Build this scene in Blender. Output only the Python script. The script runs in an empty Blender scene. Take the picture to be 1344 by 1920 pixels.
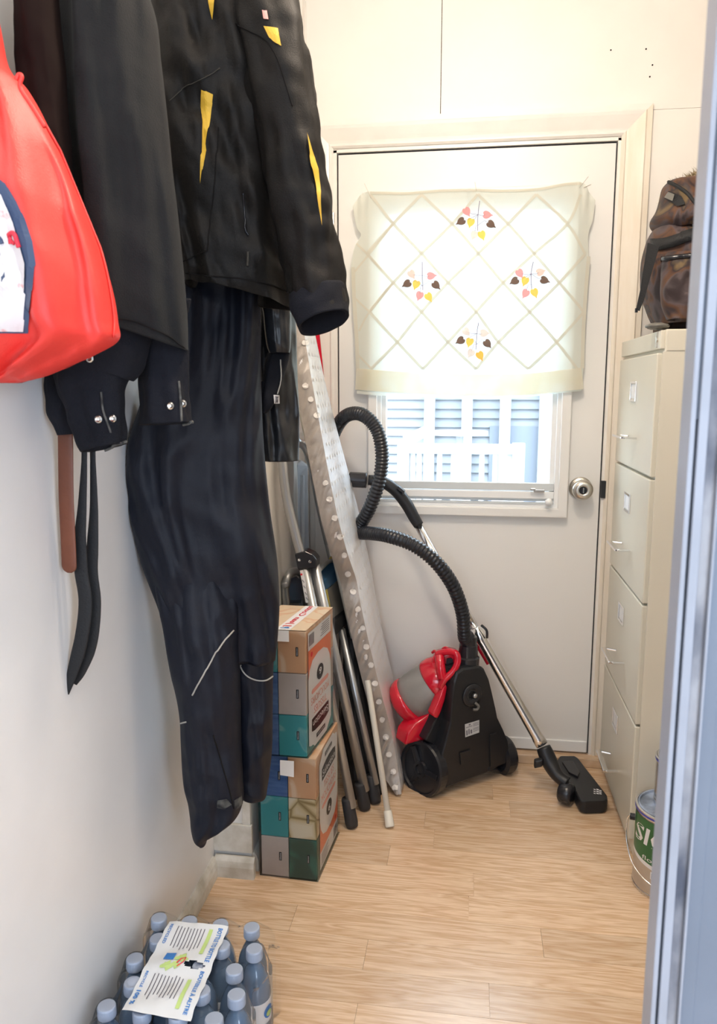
import bpy, math, random
from mathutils import Vector, noise, geometry
from mathutils.bvhtree import BVHTree
random.seed(7)
SC = bpy.context.scene
COL = SC.collection

# ------------------------------------------------------------ camera
F = 1450.0; PITCH = math.radians(9.0); YAW = math.radians(8.3); H = 1.18
cd = bpy.data.cameras.new('camera'); cam = bpy.data.objects.new('camera', cd); COL.objects.link(cam)
cd.sensor_fit = 'VERTICAL'; cd.sensor_height = 24.0; cd.lens = 24.0*F/1920.0
cam.location = (0, 0, H); cam.rotation_euler = (math.radians(90)-PITCH, 0, YAW)
cd.clip_start = 0.02; cd.clip_end = 200
cd.dof.use_dof = True; cd.dof.focus_distance = 1.75; cd.dof.aperture_fstop = 7.0
SC.camera = cam

# ------------------------------------------------------------ world, lights, exposure
w = bpy.data.worlds.new('world'); SC.world = w; w.use_nodes = True
bg = w.node_tree.nodes['Background']; bg.inputs[0].default_value = (0.76, 0.89, 1.0, 1); bg.inputs[1].default_value = 5.0
def light(name, kind, loc, energy, color, size=None, sizey=None, target=None):
    d = bpy.data.lights.new(name, kind); d.energy = energy; d.color = color
    if kind == 'AREA':
        d.shape = 'RECTANGLE'; d.size = size; d.size_y = sizey or size
    elif kind == 'POINT': d.shadow_soft_size = size
    elif kind == 'SUN': d.angle = size
    o = bpy.data.objects.new(name, d); COL.objects.link(o); o.location = loc
    if target: o.rotation_euler = (Vector(target)-Vector(loc)).to_track_quat('-Z', 'Y').to_euler()
    return o
light('ceiling_lamp_light', 'POINT', (0.05, 1.25, 2.14), 16.5, (1.0, 0.85, 0.70), 0.07)
light('side_daylight_fill', 'AREA', (1.2, -0.55, 1.0), 27, (0.68, 0.81, 1.0), 1.0, 1.3, target=(-0.6, 1.15, 0.5))  # added bluish fill for the low left wall, not a known window
light('rear_daylight_fill', 'AREA', (-0.05, -1.72, 1.3), 16, (0.70, 0.83, 1.0), 1.0, 1.2, target=(0.0, 2.4, 0.3))  # added bluish fill from behind the camera for door and floor
light('near_room_lamp_light', 'AREA', (-0.05, 0.15, 2.25), 4, (1.0, 0.92, 0.82), 0.4, target=(-0.2, 0.9, 0.6))
SC.view_settings.view_transform = 'Standard'; SC.view_settings.look = 'None'
SC.view_settings.exposure = 0.68; SC.view_settings.gamma = 1.0; SC.view_settings.use_curve_mapping = False

# ------------------------------------------------------------ locating helpers (construction only)
def ray(px, py):
    a = (px-672)/F; b = (960-py)/F
    f = Vector((-math.sin(YAW)*math.cos(PITCH), math.cos(YAW)*math.cos(PITCH), -math.sin(PITCH)))
    r = Vector((math.cos(YAW), math.sin(YAW), 0))
    u = Vector((-math.sin(YAW)*math.sin(PITCH), math.cos(YAW)*math.sin(PITCH), math.cos(PITCH)))
    return f + a*r + b*u
CAM = Vector((0, 0, H))
def PY(px, py, y): d = ray(px, py); return CAM + d*(y/d.y)
def PX(px, py, x): d = ray(px, py); return CAM + d*(x/d.x)
def PZ(px, py, z): d = ray(px, py); return CAM + d*((z-H)/d.z)
def PP(px, py, p0, n):
    d = ray(px, py); n = Vector(n); return CAM + d*((Vector(p0)-CAM).dot(n)/d.dot(n))

# ------------------------------------------------------------ materials
def mat(name, color, rough=0.6, metal=0.0, var=0.0, vscale=8.0, bump=0.0, bscale=200.0, color2=None, sheen=0.0, coat=0.0, stretch=None, spec=None):
    m = bpy.data.materials.new(name); m.use_nodes = True
    nt = m.node_tree; b = nt.nodes['Principled BSDF']
    b.inputs['Base Color'].default_value = (*color, 1); b.inputs['Roughness'].default_value = rough; b.inputs['Metallic'].default_value = metal
    if sheen: b.inputs['Sheen Weight'].default_value = sheen
    if coat: b.inputs['Coat Weight'].default_value = coat; b.inputs['Coat Roughness'].default_value = 0.08
    if spec is not None: b.inputs['Specular IOR Level'].default_value = spec
    tc = nt.nodes.new('ShaderNodeTexCoord'); mp = nt.nodes.new('ShaderNodeMapping')
    nt.links.new(tc.outputs['Object'], mp.inputs[0])
    if stretch: mp.inputs['Scale'].default_value = stretch
    if var or color2:
        n = nt.nodes.new('ShaderNodeTexNoise'); n.inputs['Scale'].default_value = vscale; n.inputs['Detail'].default_value = 6
        nt.links.new(mp.outputs[0], n.inputs['Vector'])
        cr = nt.nodes.new('ShaderNodeValToRGB')
        c2 = color2 or tuple(max(0, c*(1-var)) for c in color); c1 = color if color2 else tuple(min(1, c*(1+var*0.4)) for c in color)
        cr.color_ramp.elements[0].color = (*c2, 1); cr.color_ramp.elements[1].color = (*c1, 1)
        cr.color_ramp.elements[0].position = 0.35; cr.color_ramp.elements[1].position = 0.65
        nt.links.new(n.outputs[0], cr.inputs[0]); nt.links.new(cr.outputs[0], b.inputs['Base Color'])
    if bump:
        n2 = nt.nodes.new('ShaderNodeTexNoise'); n2.inputs['Scale'].default_value = bscale; n2.inputs['Detail'].default_value = 4
        nt.links.new(mp.outputs[0], n2.inputs['Vector'])
        bp = nt.nodes.new('ShaderNodeBump'); bp.inputs['Strength'].default_value = bump; bp.inputs['Distance'].default_value = 0.002
        nt.links.new(n2.outputs[0], bp.inputs['Height']); nt.links.new(bp.outputs[0], b.inputs['Normal'])
    return m
def emis_free_glass(name, tint, gloss=0.08, rough=0.02):
    m = bpy.data.materials.new(name); m.use_nodes = True; nt = m.node_tree; nt.nodes.clear()
    o = nt.nodes.new('ShaderNodeOutputMaterial'); t = nt.nodes.new('ShaderNodeBsdfTransparent'); g = nt.nodes.new('ShaderNodeBsdfGlossy')
    t.inputs[0].default_value = (*tint, 1); g.inputs['Roughness'].default_value = rough
    mx = nt.nodes.new('ShaderNodeMixShader'); lw = nt.nodes.new('ShaderNodeLayerWeight'); lw.inputs[0].default_value = gloss
    mm = nt.nodes.new('ShaderNodeMath'); mm.operation = 'MULTIPLY'; mm.inputs[1].default_value = 0.8
    nt.links.new(lw.outputs['Fresnel'], mm.inputs[0])
    nt.links.new(mm.outputs[0], mx.inputs[0]); nt.links.new(t.outputs[0], mx.inputs[1]); nt.links.new(g.outputs[0], mx.inputs[2])
    nt.links.new(mx.outputs[0], o.inputs[0]); return m
def sheer(name, color, transp, transl, color2=None, tcol=None):
    m = bpy.data.materials.new(name); m.use_nodes = True; nt = m.node_tree; nt.nodes.clear()
    o = nt.nodes.new('ShaderNodeOutputMaterial'); t = nt.nodes.new('ShaderNodeBsdfTransparent')
    d = nt.nodes.new('ShaderNodeBsdfDiffuse'); s = nt.nodes.new('ShaderNodeBsdfTranslucent')
    for q in (d, s): q.inputs[0].default_value = (*color, 1)
    if tcol: s.inputs[0].default_value = (*tcol, 1)
    if color2:
        tc = nt.nodes.new('ShaderNodeTexCoord'); n = nt.nodes.new('ShaderNodeTexNoise'); n.inputs['Scale'].default_value = 9
        cr = nt.nodes.new('ShaderNodeValToRGB'); cr.color_ramp.elements[0].position = 0.42; cr.color_ramp.elements[1].position = 0.66
        cr.color_ramp.elements[0].color = (*color, 1); cr.color_ramp.elements[1].color = (*color2, 1)
        nt.links.new(tc.outputs['Object'], n.inputs[0]); nt.links.new(n.outputs[0], cr.inputs[0])
        for q in (d, s): nt.links.new(cr.outputs[0], q.inputs[0])
    a = nt.nodes.new('ShaderNodeMixShader'); a.inputs[0].default_value = transl
    b = nt.nodes.new('ShaderNodeMixShader'); b.inputs[0].default_value = transp
    nt.links.new(d.outputs[0], a.inputs[1]); nt.links.new(s.outputs[0], a.inputs[2])
    nt.links.new(a.outputs[0], b.inputs[1]); nt.links.new(t.outputs[0], b.inputs[2]); nt.links.new(b.outputs[0], o.inputs[0]); return m

M = {}
M['wall'] = mat('wall_paint', (0.86, 0.835, 0.79), 0.42, var=0.03, vscale=5, bump=0.12, bscale=60)
M['wall_l'] = mat('wall_paint_semi_gloss', (0.80, 0.80, 0.80), 0.34, var=0.05, vscale=4, bump=0.15, bscale=40)
M['trimw'] = mat('trim_paint', (0.86, 0.83, 0.78), 0.32, var=0.04, vscale=12, bump=0.08, bscale=80)
M['trimdirty'] = mat('worn_trim_paint', (0.80, 0.78, 0.72), 0.45, color2=(0.55, 0.52, 0.44), vscale=22, bump=0.2, bscale=60)
M['jambwood'] = mat('jamb_worn_wood_paint', (0.82, 0.76, 0.66), 0.45, color2=(0.78, 0.70, 0.58), vscale=14, stretch=(3, 3, .5))
M['doorw'] = mat('door_paint', (0.82, 0.81, 0.785), 0.38, var=0.015, vscale=3, bump=0.04, bscale=120)
M['vinyl'] = mat('white_vinyl', (0.86, 0.87, 0.87), 0.3)
M['sash'] = mat('grey_sash', (0.62, 0.66, 0.68), 0.35)
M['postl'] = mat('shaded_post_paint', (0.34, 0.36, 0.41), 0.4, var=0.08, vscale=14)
M['dark'] = mat('dark_gap', (0.03, 0.03, 0.035), 0.8)
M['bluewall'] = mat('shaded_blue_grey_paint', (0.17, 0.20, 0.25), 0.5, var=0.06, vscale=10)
M['scuff'] = mat('scuffed_weatherstrip', (0.34, 0.34, 0.36), 0.6, color2=(0.07, 0.08, 0.11), vscale=30, stretch=(1, 1, .5))
M['chrome'] = mat('chrome', (0.86, 0.86, 0.87), 0.12, 1.0)
M['nickel'] = mat('brushed_nickel', (0.66, 0.63, 0.58), 0.28, 1.0)
M['alu'] = mat('satin_aluminium', (0.46, 0.47, 0.48), 0.36, 0.8)
M['steel'] = mat('tin_steel', (0.70, 0.69, 0.68), 0.25, 0.9, var=0.1)
M['blackpl'] = mat('black_plastic', (0.012, 0.013, 0.016), 0.42, bump=0.1, bscale=300)
M['blackgl'] = mat('black_glossy_plastic', (0.018, 0.019, 0.024), 0.22)
M['hose'] = mat('hose_plastic', (0.012, 0.014, 0.020), 0.30)
M['rubber'] = mat('black_rubber', (0.03, 0.03, 0.033), 0.6)
M['redpl'] = mat('red_gloss_plastic', (0.62, 0.008, 0.03), 0.16, coat=0.4)
M['smoke'] = mat('smoked_grey_plastic', (0.27, 0.26, 0.25), 0.28, var=0.2, vscale=9, coat=0.3)
M['cream'] = mat('cream_plastic', (0.80, 0.77, 0.68), 0.4)
M['cab'] = mat('cabinet_beige_enamel', (0.70, 0.67, 0.57), 0.33, var=0.03, vscale=3)
M['cabside'] = mat('cabinet_beige_side_enamel', (0.56, 0.50, 0.40), 0.33, var=0.04, vscale=3, metal=0.0)
M['white'] = mat('white_print', (0.85, 0.85, 0.86), 0.4)
M['black'] = mat('black_print', (0.015, 0.015, 0.015), 0.4)
M['redp'] = mat('red_print', (0.75, 0.03, 0.06), 0.4)
M['orange'] = mat('orange_print', (0.90, 0.26, 0.12), 0.35)
M['salmon'] = mat('salmon_print', (0.92, 0.42, 0.35), 0.4)
M['blue'] = mat('blue_print', (0.04, 0.22, 0.62), 0.35)
M['green'] = mat('lime_print', (0.55, 0.72, 0.25), 0.4)
M['greyp'] = mat('grey_print', (0.16, 0.16, 0.19), 0.5)
M['darkcloth'] = mat('black_cotton_cloth', (0.0115, 0.012, 0.0125), 0.85, spec=0.25, bump=0.35, bscale=500, sheen=0.03, var=0.2, vscale=6)
M['denim'] = mat('washed_black_denim', (0.008, 0.009, 0.014), 0.85, spec=0.25, bump=0.4, bscale=600, var=0.25, vscale=10)
M['navycloth'] = mat('black_nylon_navy_sheen', (0.006, 0.008, 0.016), 0.55, spec=0.3, bump=0.2, bscale=700)
M['jacketcloth'] = mat('black_jacket_nylon', (0.009, 0.0075, 0.0065), 0.62, spec=0.25, bump=0.25, bscale=600, color2=(0.005, 0.0045, 0.004), vscale=9)
M['puffer'] = mat('shiny_black_nylon', (0.012, 0.014, 0.018), 0.34, bump=0.12, bscale=400)
M['frayed'] = mat('frayed_hem', (0.13, 0.13, 0.12), 0.9, color2=(0.03, 0.03, 0.03), vscale=70)
M['dust'] = mat('dust_stain', (0.10, 0.10, 0.09), 0.9, color2=(0.02, 0.02, 0.024), vscale=60)
M['yellow'] = mat('yellow_patch', (0.72, 0.44, 0.04), 0.6, bump=0.2, bscale=500)
M['piping'] = mat('grey_reflective_piping', (0.42, 0.40, 0.36), 0.5)
M['pipdim'] = mat('dim_grey_print', (0.05, 0.045, 0.035), 0.8)
M['seam'] = mat('dark_stitch', (0.012, 0.011, 0.011), 0.9, spec=0.1)
M['brown'] = mat('brown_leather', (0.17, 0.05, 0.022), 0.45, var=0.25, vscale=12, bump=0.2, bscale=150)
M['brownd'] = mat('dark_brown_cloth', (0.012, 0.006, 0.005), 0.9, spec=0.1)
M['redbag'] = mat('red_polyester', (0.80, 0.045, 0.035), 0.48, bump=0.15, bscale=500, var=0.06, vscale=5)
M['navy'] = mat('navy_print', (0.025, 0.05, 0.12), 0.5, color2=(0.06, 0.09, 0.16), vscale=14)
M['speck'] = mat('red_speckled_white_print', (0.74, 0.70, 0.70), 0.6, color2=(0.70, 0.25, 0.24), vscale=45)
M['speck'].node_tree.nodes['Color Ramp'].color_ramp.elements[0].position = 0.30
M['speck'].node_tree.nodes['Color Ramp'].color_ramp.elements[1].position = 0.38
M['silvercloth'] = mat('silver_cover_cloth_lit', (0.84, 0.84, 0.86), 0.33, 0.25, bump=0.2, bscale=120)  # lightened so the board face carries reflected lamp and window light
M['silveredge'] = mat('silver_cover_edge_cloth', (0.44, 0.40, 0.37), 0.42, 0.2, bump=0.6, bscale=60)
M['dot'] = mat('white_dot', (0.86, 0.83, 0.80), 0.5)
M['curtain'] = sheer('cream_curtain_voile', (0.90, 0.88, 0.79), 0.10, 0.40, tcol=(0.72, 0.86, 0.84))  # blue-green back tint puts the skylight into the cloth colour
M['curtain_hem'] = sheer('stained_cream_hem', (0.90, 0.88, 0.80), 0.04, 0.48, (0.88, 0.82, 0.66))
M['ribbon'] = sheer('cream_tape', (0.82, 0.78, 0.68), 0.0, 0.36, tcol=(0.62, 0.66, 0.58))
for k, c in dict(pink=(0.92, 0.42, 0.42), palepink=(0.90, 0.66, 0.58), dk=(0.20, 0.13, 0.10), yel=(0.98, 0.68, 0.16), pale=(0.86, 0.76, 0.70), ora=(0.95, 0.56, 0.12)).items():
    M['leaf_'+k] = sheer('leaf_'+k, c, 0.0, 0.25)
M['stem'] = mat('stem_thread', (0.28, 0.20, 0.28), 0.8)
M['glass'] = emis_free_glass('window_glass', (0.97, 0.99, 1.0))
M['film'] = emis_free_glass('shrink_film', (0.97, 0.98, 0.99), 0.2, 0.10)
M['film'].node_tree.nodes['Math'].inputs[1].default_value = 0.75
M['bottle'] = mat('blue_tinted_bottle', (0.24, 0.35, 0.50), 0.12, coat=0.5)
M['bottle'].node_tree.nodes['Principled BSDF'].inputs['Transmission Weight'].default_value = 0.35
M['cap'] = mat('pale_blue_cap', (0.44, 0.50, 0.62), 0.4)
M['paper'] = mat('milky_label_film', (0.78, 0.80, 0.81), 0.25, coat=0.3)
M['siding'] = mat('pale_siding', (0.30, 0.31, 0.33), 0.6)
M['siding_w'] = mat('white_exterior_paint', (0.44, 0.44, 0.45), 0.5)
M['grass'] = mat('outside_ground', (0.20, 0.21, 0.20), 0.9, var=0.2)
M['extdark'] = mat('outside_dark_panel', (0.22, 0.24, 0.28), 0.7)
M['bluevinyl'] = mat('blue_vinyl', (0.02, 0.09, 0.19), 0.3)
M['paleblue'] = mat('pale_blue_white_plastic', (0.66, 0.72, 0.80), 0.35)
M['strap'] = mat('black_webbing', (0.007, 0.008, 0.010), 0.7, bump=0.5, bscale=300)
M['mustard'] = mat('mustard_label', (0.45, 0.38, 0.08), 0.5)
M['greylabel'] = mat('silver_rating_label', (0.55, 0.56, 0.57), 0.35)
M['greencan'] = mat('green_can_label', (0.035, 0.15, 0.05), 0.35)
M['beigecan'] = mat('beige_can_label', (0.62, 0.54, 0.44), 0.35, color2=(0.50, 0.40, 0.30), vscale=10)
M['lidpaint'] = mat('paint_smeared_lid', (0.42, 0.50, 0.66), 0.35, color2=(0.16, 0.19, 0.24), vscale=25)
M['bluerim'] = mat('blue_paint_rim', (0.06, 0.07, 0.42), 0.3)
M['pillow'] = mat('grey_plastic_wrap', (0.16, 0.155, 0.14), 0.35)
M['strand'] = mat('fur_tan', (0.42, 0.32, 0.17), 0.9, color2=(0.14, 0.10, 0.05), vscale=40)
def ramp_mat(name, stops, scale, rough=0.55, kind='noise', bump=0.0, distort=1.5):
    m = bpy.data.materials.new(name); m.use_nodes = True; nt = m.node_tree; b = nt.nodes['Principled BSDF']; b.inputs['Roughness'].default_value = rough
    tc = nt.nodes.new('ShaderNodeTexCoord')
    n = nt.nodes.new('ShaderNodeTexNoise' if kind == 'noise' else 'ShaderNodeTexVoronoi'); n.inputs['Scale'].default_value = scale
    if kind == 'noise': n.inputs['Detail'].default_value = 2.5; n.inputs['Distortion'].default_value = distort
    if kind == 'edge': n.feature = 'DISTANCE_TO_EDGE'
    cr = nt.nodes.new('ShaderNodeValToRGB'); els = cr.color_ramp.elements
    for i, (p, c) in enumerate(stops):
        e = els[i] if i < 2 else els.new(p)
        e.position = p; e.color = (*c, 1)
    nt.links.new(tc.outputs['Object'], n.inputs['Vector']); nt.links.new(n.outputs[0], cr.inputs[0]); nt.links.new(cr.outputs[0], b.inputs['Base Color'])
    if bump:
        n2 = nt.nodes.new('ShaderNodeTexNoise'); n2.inputs['Scale'].default_value = 500
        bp = nt.nodes.new('ShaderNodeBump'); bp.inputs['Strength'].default_value = bump; bp.inputs['Distance'].default_value = 0.001
        nt.links.new(tc.outputs['Object'], n2.inputs['Vector']); nt.links.new(n2.outputs[0], bp.inputs['Height']); nt.links.new(bp.outputs[0], b.inputs['Normal'])
    return m
M['camo'] = ramp_mat('camouflage_cloth', [(0.0, (0.012, 0.008, 0.009)), (0.40, (0.035, 0.022, 0.024)), (0.47, (0.085, 0.062, 0.065)), (0.53, (0.10, 0.042, 0.018)), (0.60, (0.025, 0.017, 0.022)), (0.72, (0.15, 0.10, 0.045))], 9, 0.7, bump=0.3)
M['b_peach'] = ramp_mat('box_peach', [(0.0, (0.55, 0.28, 0.14)), (0.5, (0.62, 0.36, 0.20)), (0.56, (0.70, 0.52, 0.36)), (0.7, (0.72, 0.58, 0.42))], 7, 0.32)
M['b_grey'] = mat('box_grey_pink', (0.50, 0.43, 0.38), 0.35, var=0.1, vscale=14)
M['b_teal'] = ramp_mat('box_teal', [(0.0, (0.02, 0.22, 0.24)), (0.48, (0.04, 0.28, 0.29)), (0.52, (0.15, 0.36, 0.36)), (0.6, (0.03, 0.24, 0.27))], 6, 0.3)
M['b_blue'] = mat('box_blue_brushed', (0.08, 0.17, 0.36), 0.32, color2=(0.04, 0.10, 0.26), vscale=18, stretch=(1, 1, 5))
M['b_cream'] = ramp_mat('box_cream_rounds', [(0.0, (0.26, 0.18, 0.07)), (0.05, (0.56, 0.45, 0.26)), (0.16, (0.66, 0.58, 0.43)), (1.0, (0.70, 0.62, 0.48))], 17, 0.33, kind='edge')
M['b_green'] = ramp_mat('box_dark_green', [(0.0, (0.02, 0.05, 0.04)), (0.45, (0.03, 0.08, 0.06)), (0.6, (0.04, 0.17, 0.13))], 7, 0.3)
M['b_top'] = ramp_mat('box_top_sand', [(0.0, (0.72, 0.56, 0.40)), (0.5, (0.76, 0.60, 0.43)), (0.54, (0.72, 0.42, 0.24)), (0.6, (0.78, 0.62, 0.46))], 6, 0.35)

def wood(name, tone):
    m = bpy.data.materials.new(name); m.use_nodes = True; nt = m.node_tree; b = nt.nodes['Principled BSDF']
    b.inputs['Roughness'].default_value = 0.24; b.inputs['Coat Weight'].default_value = 0.7; b.inputs['Coat Roughness'].default_value = 0.27
    tc = nt.nodes.new('ShaderNodeTexCoord'); oi = nt.nodes.new('ShaderNodeObjectInfo')
    ad = nt.nodes.new('ShaderNodeVectorMath'); ad.operation = 'ADD'
    sc = nt.nodes.new('ShaderNodeVectorMath'); sc.operation = 'SCALE'; sc.inputs['Scale'].default_value = 7
    cmb = nt.nodes.new('ShaderNodeCombineXYZ')
    nt.links.new(oi.outputs['Random'], cmb.inputs[0]); nt.links.new(oi.outputs['Random'], cmb.inputs[1]); nt.links.new(cmb.outputs[0], sc.inputs[0])
    nt.links.new(tc.outputs['Object'], ad.inputs[0]); nt.links.new(sc.outputs[0], ad.inputs[1])
    mp = nt.nodes.new('ShaderNodeMapping'); mp.inputs['Scale'].default_value = (1.3, 16, 1); nt.links.new(ad.outputs[0], mp.inputs[0])
    n = nt.nodes.new('ShaderNodeTexNoise'); n.inputs['Scale'].default_value = 2.6; n.inputs['Detail'].default_value = 3; n.inputs['Distortion'].default_value = 0.6
    nt.links.new(mp.outputs[0], n.inputs['Vector'])
    mu = nt.nodes.new('ShaderNodeMath'); mu.operation = 'MULTIPLY'; mu.inputs[1].default_value = 11; nt.links.new(n.outputs[0], mu.inputs[0])
    fr = nt.nodes.new('ShaderNodeMath'); fr.operation = 'PINGPONG'; fr.inputs[1].default_value = 1; nt.links.new(mu.outputs[0], fr.inputs[0])
    n2 = nt.nodes.new('ShaderNodeTexNoise'); n2.inputs['Scale'].default_value = 40; mp2 = nt.nodes.new('ShaderNodeMapping'); mp2.inputs['Scale'].default_value = (0.6, 8, 1)
    nt.links.new(ad.outputs[0], mp2.inputs[0]); nt.links.new(mp2.outputs[0], n2.inputs['Vector'])
    mx = nt.nodes.new('ShaderNodeMath'); mx.operation = 'MULTIPLY_ADD'; mx.inputs[1].default_value = 0.45; nt.links.new(fr.outputs[0], mx.inputs[0])
    m3 = nt.nodes.new('ShaderNodeMath'); m3.operation = 'MULTIPLY'; m3.inputs[1].default_value = 0.55; nt.links.new(n2.outputs[0], m3.inputs[0]); nt.links.new(m3.outputs[0], mx.inputs[2])
    cr = nt.nodes.new('ShaderNodeValToRGB'); e = cr.color_ramp.elements
    e[0].position = 0.15; e[1].position = 0.85
    e[0].color = (0.60*tone, 0.37*tone, 0.205*tone, 1); e[1].color = (0.86*tone, 0.655*tone, 0.455*tone, 1)
    nt.links.new(mx.outputs[0], cr.inputs[0]); 
    hv = nt.nodes.new('ShaderNodeHueSaturation'); nt.links.new(cr.outputs[0], hv.inputs['Color'])
    mr = nt.nodes.new('ShaderNodeMapRange'); mr.inputs['To Min'].default_value = 0.90; mr.inputs['To Max'].default_value = 1.10
    nt.links.new(oi.outputs['Random'], mr.inputs[0]); nt.links.new(mr.outputs[0], hv.inputs['Value'])
    nt.links.new(hv.outputs[0], b.inputs['Base Color'])
    return m
M['wood'] = wood('laminate_wood', 1.0)
M['sillwood'] = wood('sill_wood', 0.85)

# ------------------------------------------------------------ mesh helpers
def sm(t): return t*t*(3-2*t)
def catmull(pts, n):
    pts = [Vector(p) for p in pts]; out = []
    P = [pts[0]*2-pts[1]] + pts + [pts[-1]*2-pts[-2]]
    segs = len(pts)-1
    for i in range(n+1):
        t = i/n*segs; k = min(int(t), segs-1); u = t-k
        a, b, c, d = P[k], P[k+1], P[k+2], P[k+3]
        out.append(0.5*((2*b) + (c-a)*u + (2*a-5*b+4*c-d)*u*u + (3*b-a-3*c+d)*u**3))
    return out
class MB:
    def __init__(s): s.v = []; s.f = []
    def add(s, vs, fs):
        k = len(s.v); s.v += [tuple(v) for v in vs]; s.f += [tuple(i+k for i in f) for f in fs]; return s
    def box(s, x0, x1, y0, y1, z0, z1):
        return s.add([(x0,y0,z0),(x1,y0,z0),(x1,y1,z0),(x0,y1,z0),(x0,y0,z1),(x1,y0,z1),(x1,y1,z1),(x0,y1,z1)],
                     [(0,3,2,1),(4,5,6,7),(0,1,5,4),(1,2,6,5),(2,3,7,6),(3,0,4,7)])
    def obox(s, c, ax, ay, az):
        c, ax, ay, az = map(Vector, (c, ax, ay, az))
        return s.add([c+ax*i+ay*j+az*k for k in (-1,1) for (i,j) in ((-1,-1),(1,-1),(1,1),(-1,1))],
                     [(0,3,2,1),(4,5,6,7),(0,1,5,4),(1,2,6,5),(2,3,7,6),(3,0,4,7)])
    def prism(s, poly, d):
        n = len(poly); d = Vector(d); a = [Vector(p) for p in poly]
        tr = geometry.tessellate_polygon([a])
        fs = [tuple(t) for t in tr] + [tuple(i+n for i in reversed(t)) for t in tr] + [(i, (i+1) % n, (i+1) % n+n, i+n) for i in range(n)]
        return s.add(a+[p+d for p in a], fs)
    def grid(s, fn, nu, nv, cu=False, cap0=False, cap1=False):
        vs = [fn(i/nu, j/nv) for j in range(nv+1) for i in range(nu if cu else nu+1)]
        m = nu if cu else nu+1; fs = []
        for j in range(nv):
            for i in range(nu):
                a = j*m+i; b = j*m+(i+1) % m; fs.append((a, b, b+m, a+m))
        if cap0: fs.append(tuple(reversed(range(m))))
        if cap1: fs.append(tuple(nv*m+i for i in range(m)))
        return s.add(vs, fs)
    def tube(s, pts, r, seg=12, cap=True, flat=None):
        pts = [Vector(p) for p in pts]; n = len(pts); rf = r if callable(r) else (lambda i: r)
        t0 = (pts[1]-pts[0]).normalized(); up = Vector((0, 0, 1)) if abs(t0.z) < 0.9 else Vector((1, 0, 0))
        if flat: up = Vector(flat[1])
        u = t0.cross(up).normalized(); vs = []
        for i in range(n):
            t = (pts[min(i+1, n-1)]-pts[max(i-1, 0)]).normalized()
            u = (u - t*u.dot(t)).normalized(); v = t.cross(u)
            for k in range(seg):
                a = 2*math.pi*k/seg; fl = flat[0] if flat else 1
                vs.append(pts[i] + u*math.cos(a)*rf(i) + v*math.sin(a)*rf(i)*fl)
        fs = [(i*seg+k, i*seg+(k+1) % seg, (i+1)*seg+(k+1) % seg, (i+1)*seg+k) for i in range(n-1) for k in range(seg)]
        if cap: fs += [tuple(reversed(range(seg))), tuple((n-1)*seg+k for k in range(seg))]
        return s.add(vs, fs)
    def lathe(s, prof, c, axis=(0, 0, 1), seg=32, ref=None):
        c = Vector(c); ax = Vector(axis).normalized(); up = Vector(ref) if ref else (Vector((1, 0, 0)) if abs(ax.x) < .9 else Vector((0, 1, 0)))
        u = (up-ax*up.dot(ax)).normalized(); v = ax.cross(u); vs = []
        for (r, h) in prof:
            for k in range(seg):
                a = 2*math.pi*k/seg; vs.append(c+ax*h+(u*math.cos(a)+v*math.sin(a))*r)
        n = len(prof)
        fs = [(i*seg+k, i*seg+(k+1) % seg, (i+1)*seg+(k+1) % seg, (i+1)*seg+k) for i in range(n-1) for k in range(seg)]
        fs += [tuple(reversed(range(seg))), tuple((n-1)*seg+k for k in range(seg))]
        return s.add(vs, fs)
    def bar(s, a, b, w, h, up=(0, 0, 1)):
        a = Vector(a); b = Vector(b); d = (b-a); L = d.length/2; d.normalize(); upv = Vector(up)
        x = d.cross(upv).normalized(); y = x.cross(d)
        return s.obox((a+b)/2, x*w/2, d*L, y*h/2)
    def build(s, name, m, parent=None, smooth=False, bevel=0, solid=0, sub=0):
        me = bpy.data.meshes.new(name)
        if parent is not None:
            off = parent.matrix_world_loc if hasattr(parent, 'matrix_world_loc') else Vector(WL[parent.name])
        else: off = Vector((0, 0, 0))
        me.from_pydata([tuple(Vector(v)-off) for v in s.v], [], s.f); me.update()
        import bmesh as _b
        bm = _b.new(); bm.from_mesh(me); _b.ops.recalc_face_normals(bm, faces=bm.faces); bm.to_mesh(me); bm.free()
        o = bpy.data.objects.new(name, me); COL.objects.link(o)
        me.materials.append(M[m] if isinstance(m, str) else m)
        if smooth:
            for p in me.polygons: p.use_smooth = True
        if parent is not None:
            o.parent = parent; WL[o.name] = tuple(off)
        else: WL[o.name] = (0, 0, 0)
        if solid:
            md = o.modifiers.new('solid', 'SOLIDIFY'); md.thickness = solid; md.offset = 0
        if bevel:
            md = o.modifiers.new('bevel', 'BEVEL'); md.width = bevel; md.segments = 2; md.limit_method = 'ANGLE'
            if smooth: md.harden_normals = False
        if sub:
            md = o.modifiers.new('sub', 'SUBSURF'); md.levels = sub; md.render_levels = sub
        return o
WL = {}
def thing(name, label, cat, loc, group=None):
    o = bpy.data.objects.new(name, None); COL.objects.link(o); o.location = loc; o.empty_display_size = 0.05
    o['label'] = label; o['category'] = cat; WL[o.name] = tuple(loc)
    if group: o['group'] = group
    return o
def tag(o, label, cat, group=None):
    o['label'] = label; o['category'] = cat
    if group: o['group'] = group
    return o
def struct(o): o['kind'] = 'structure'; return o
def lab(o, t): o['label'] = t; return o
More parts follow.
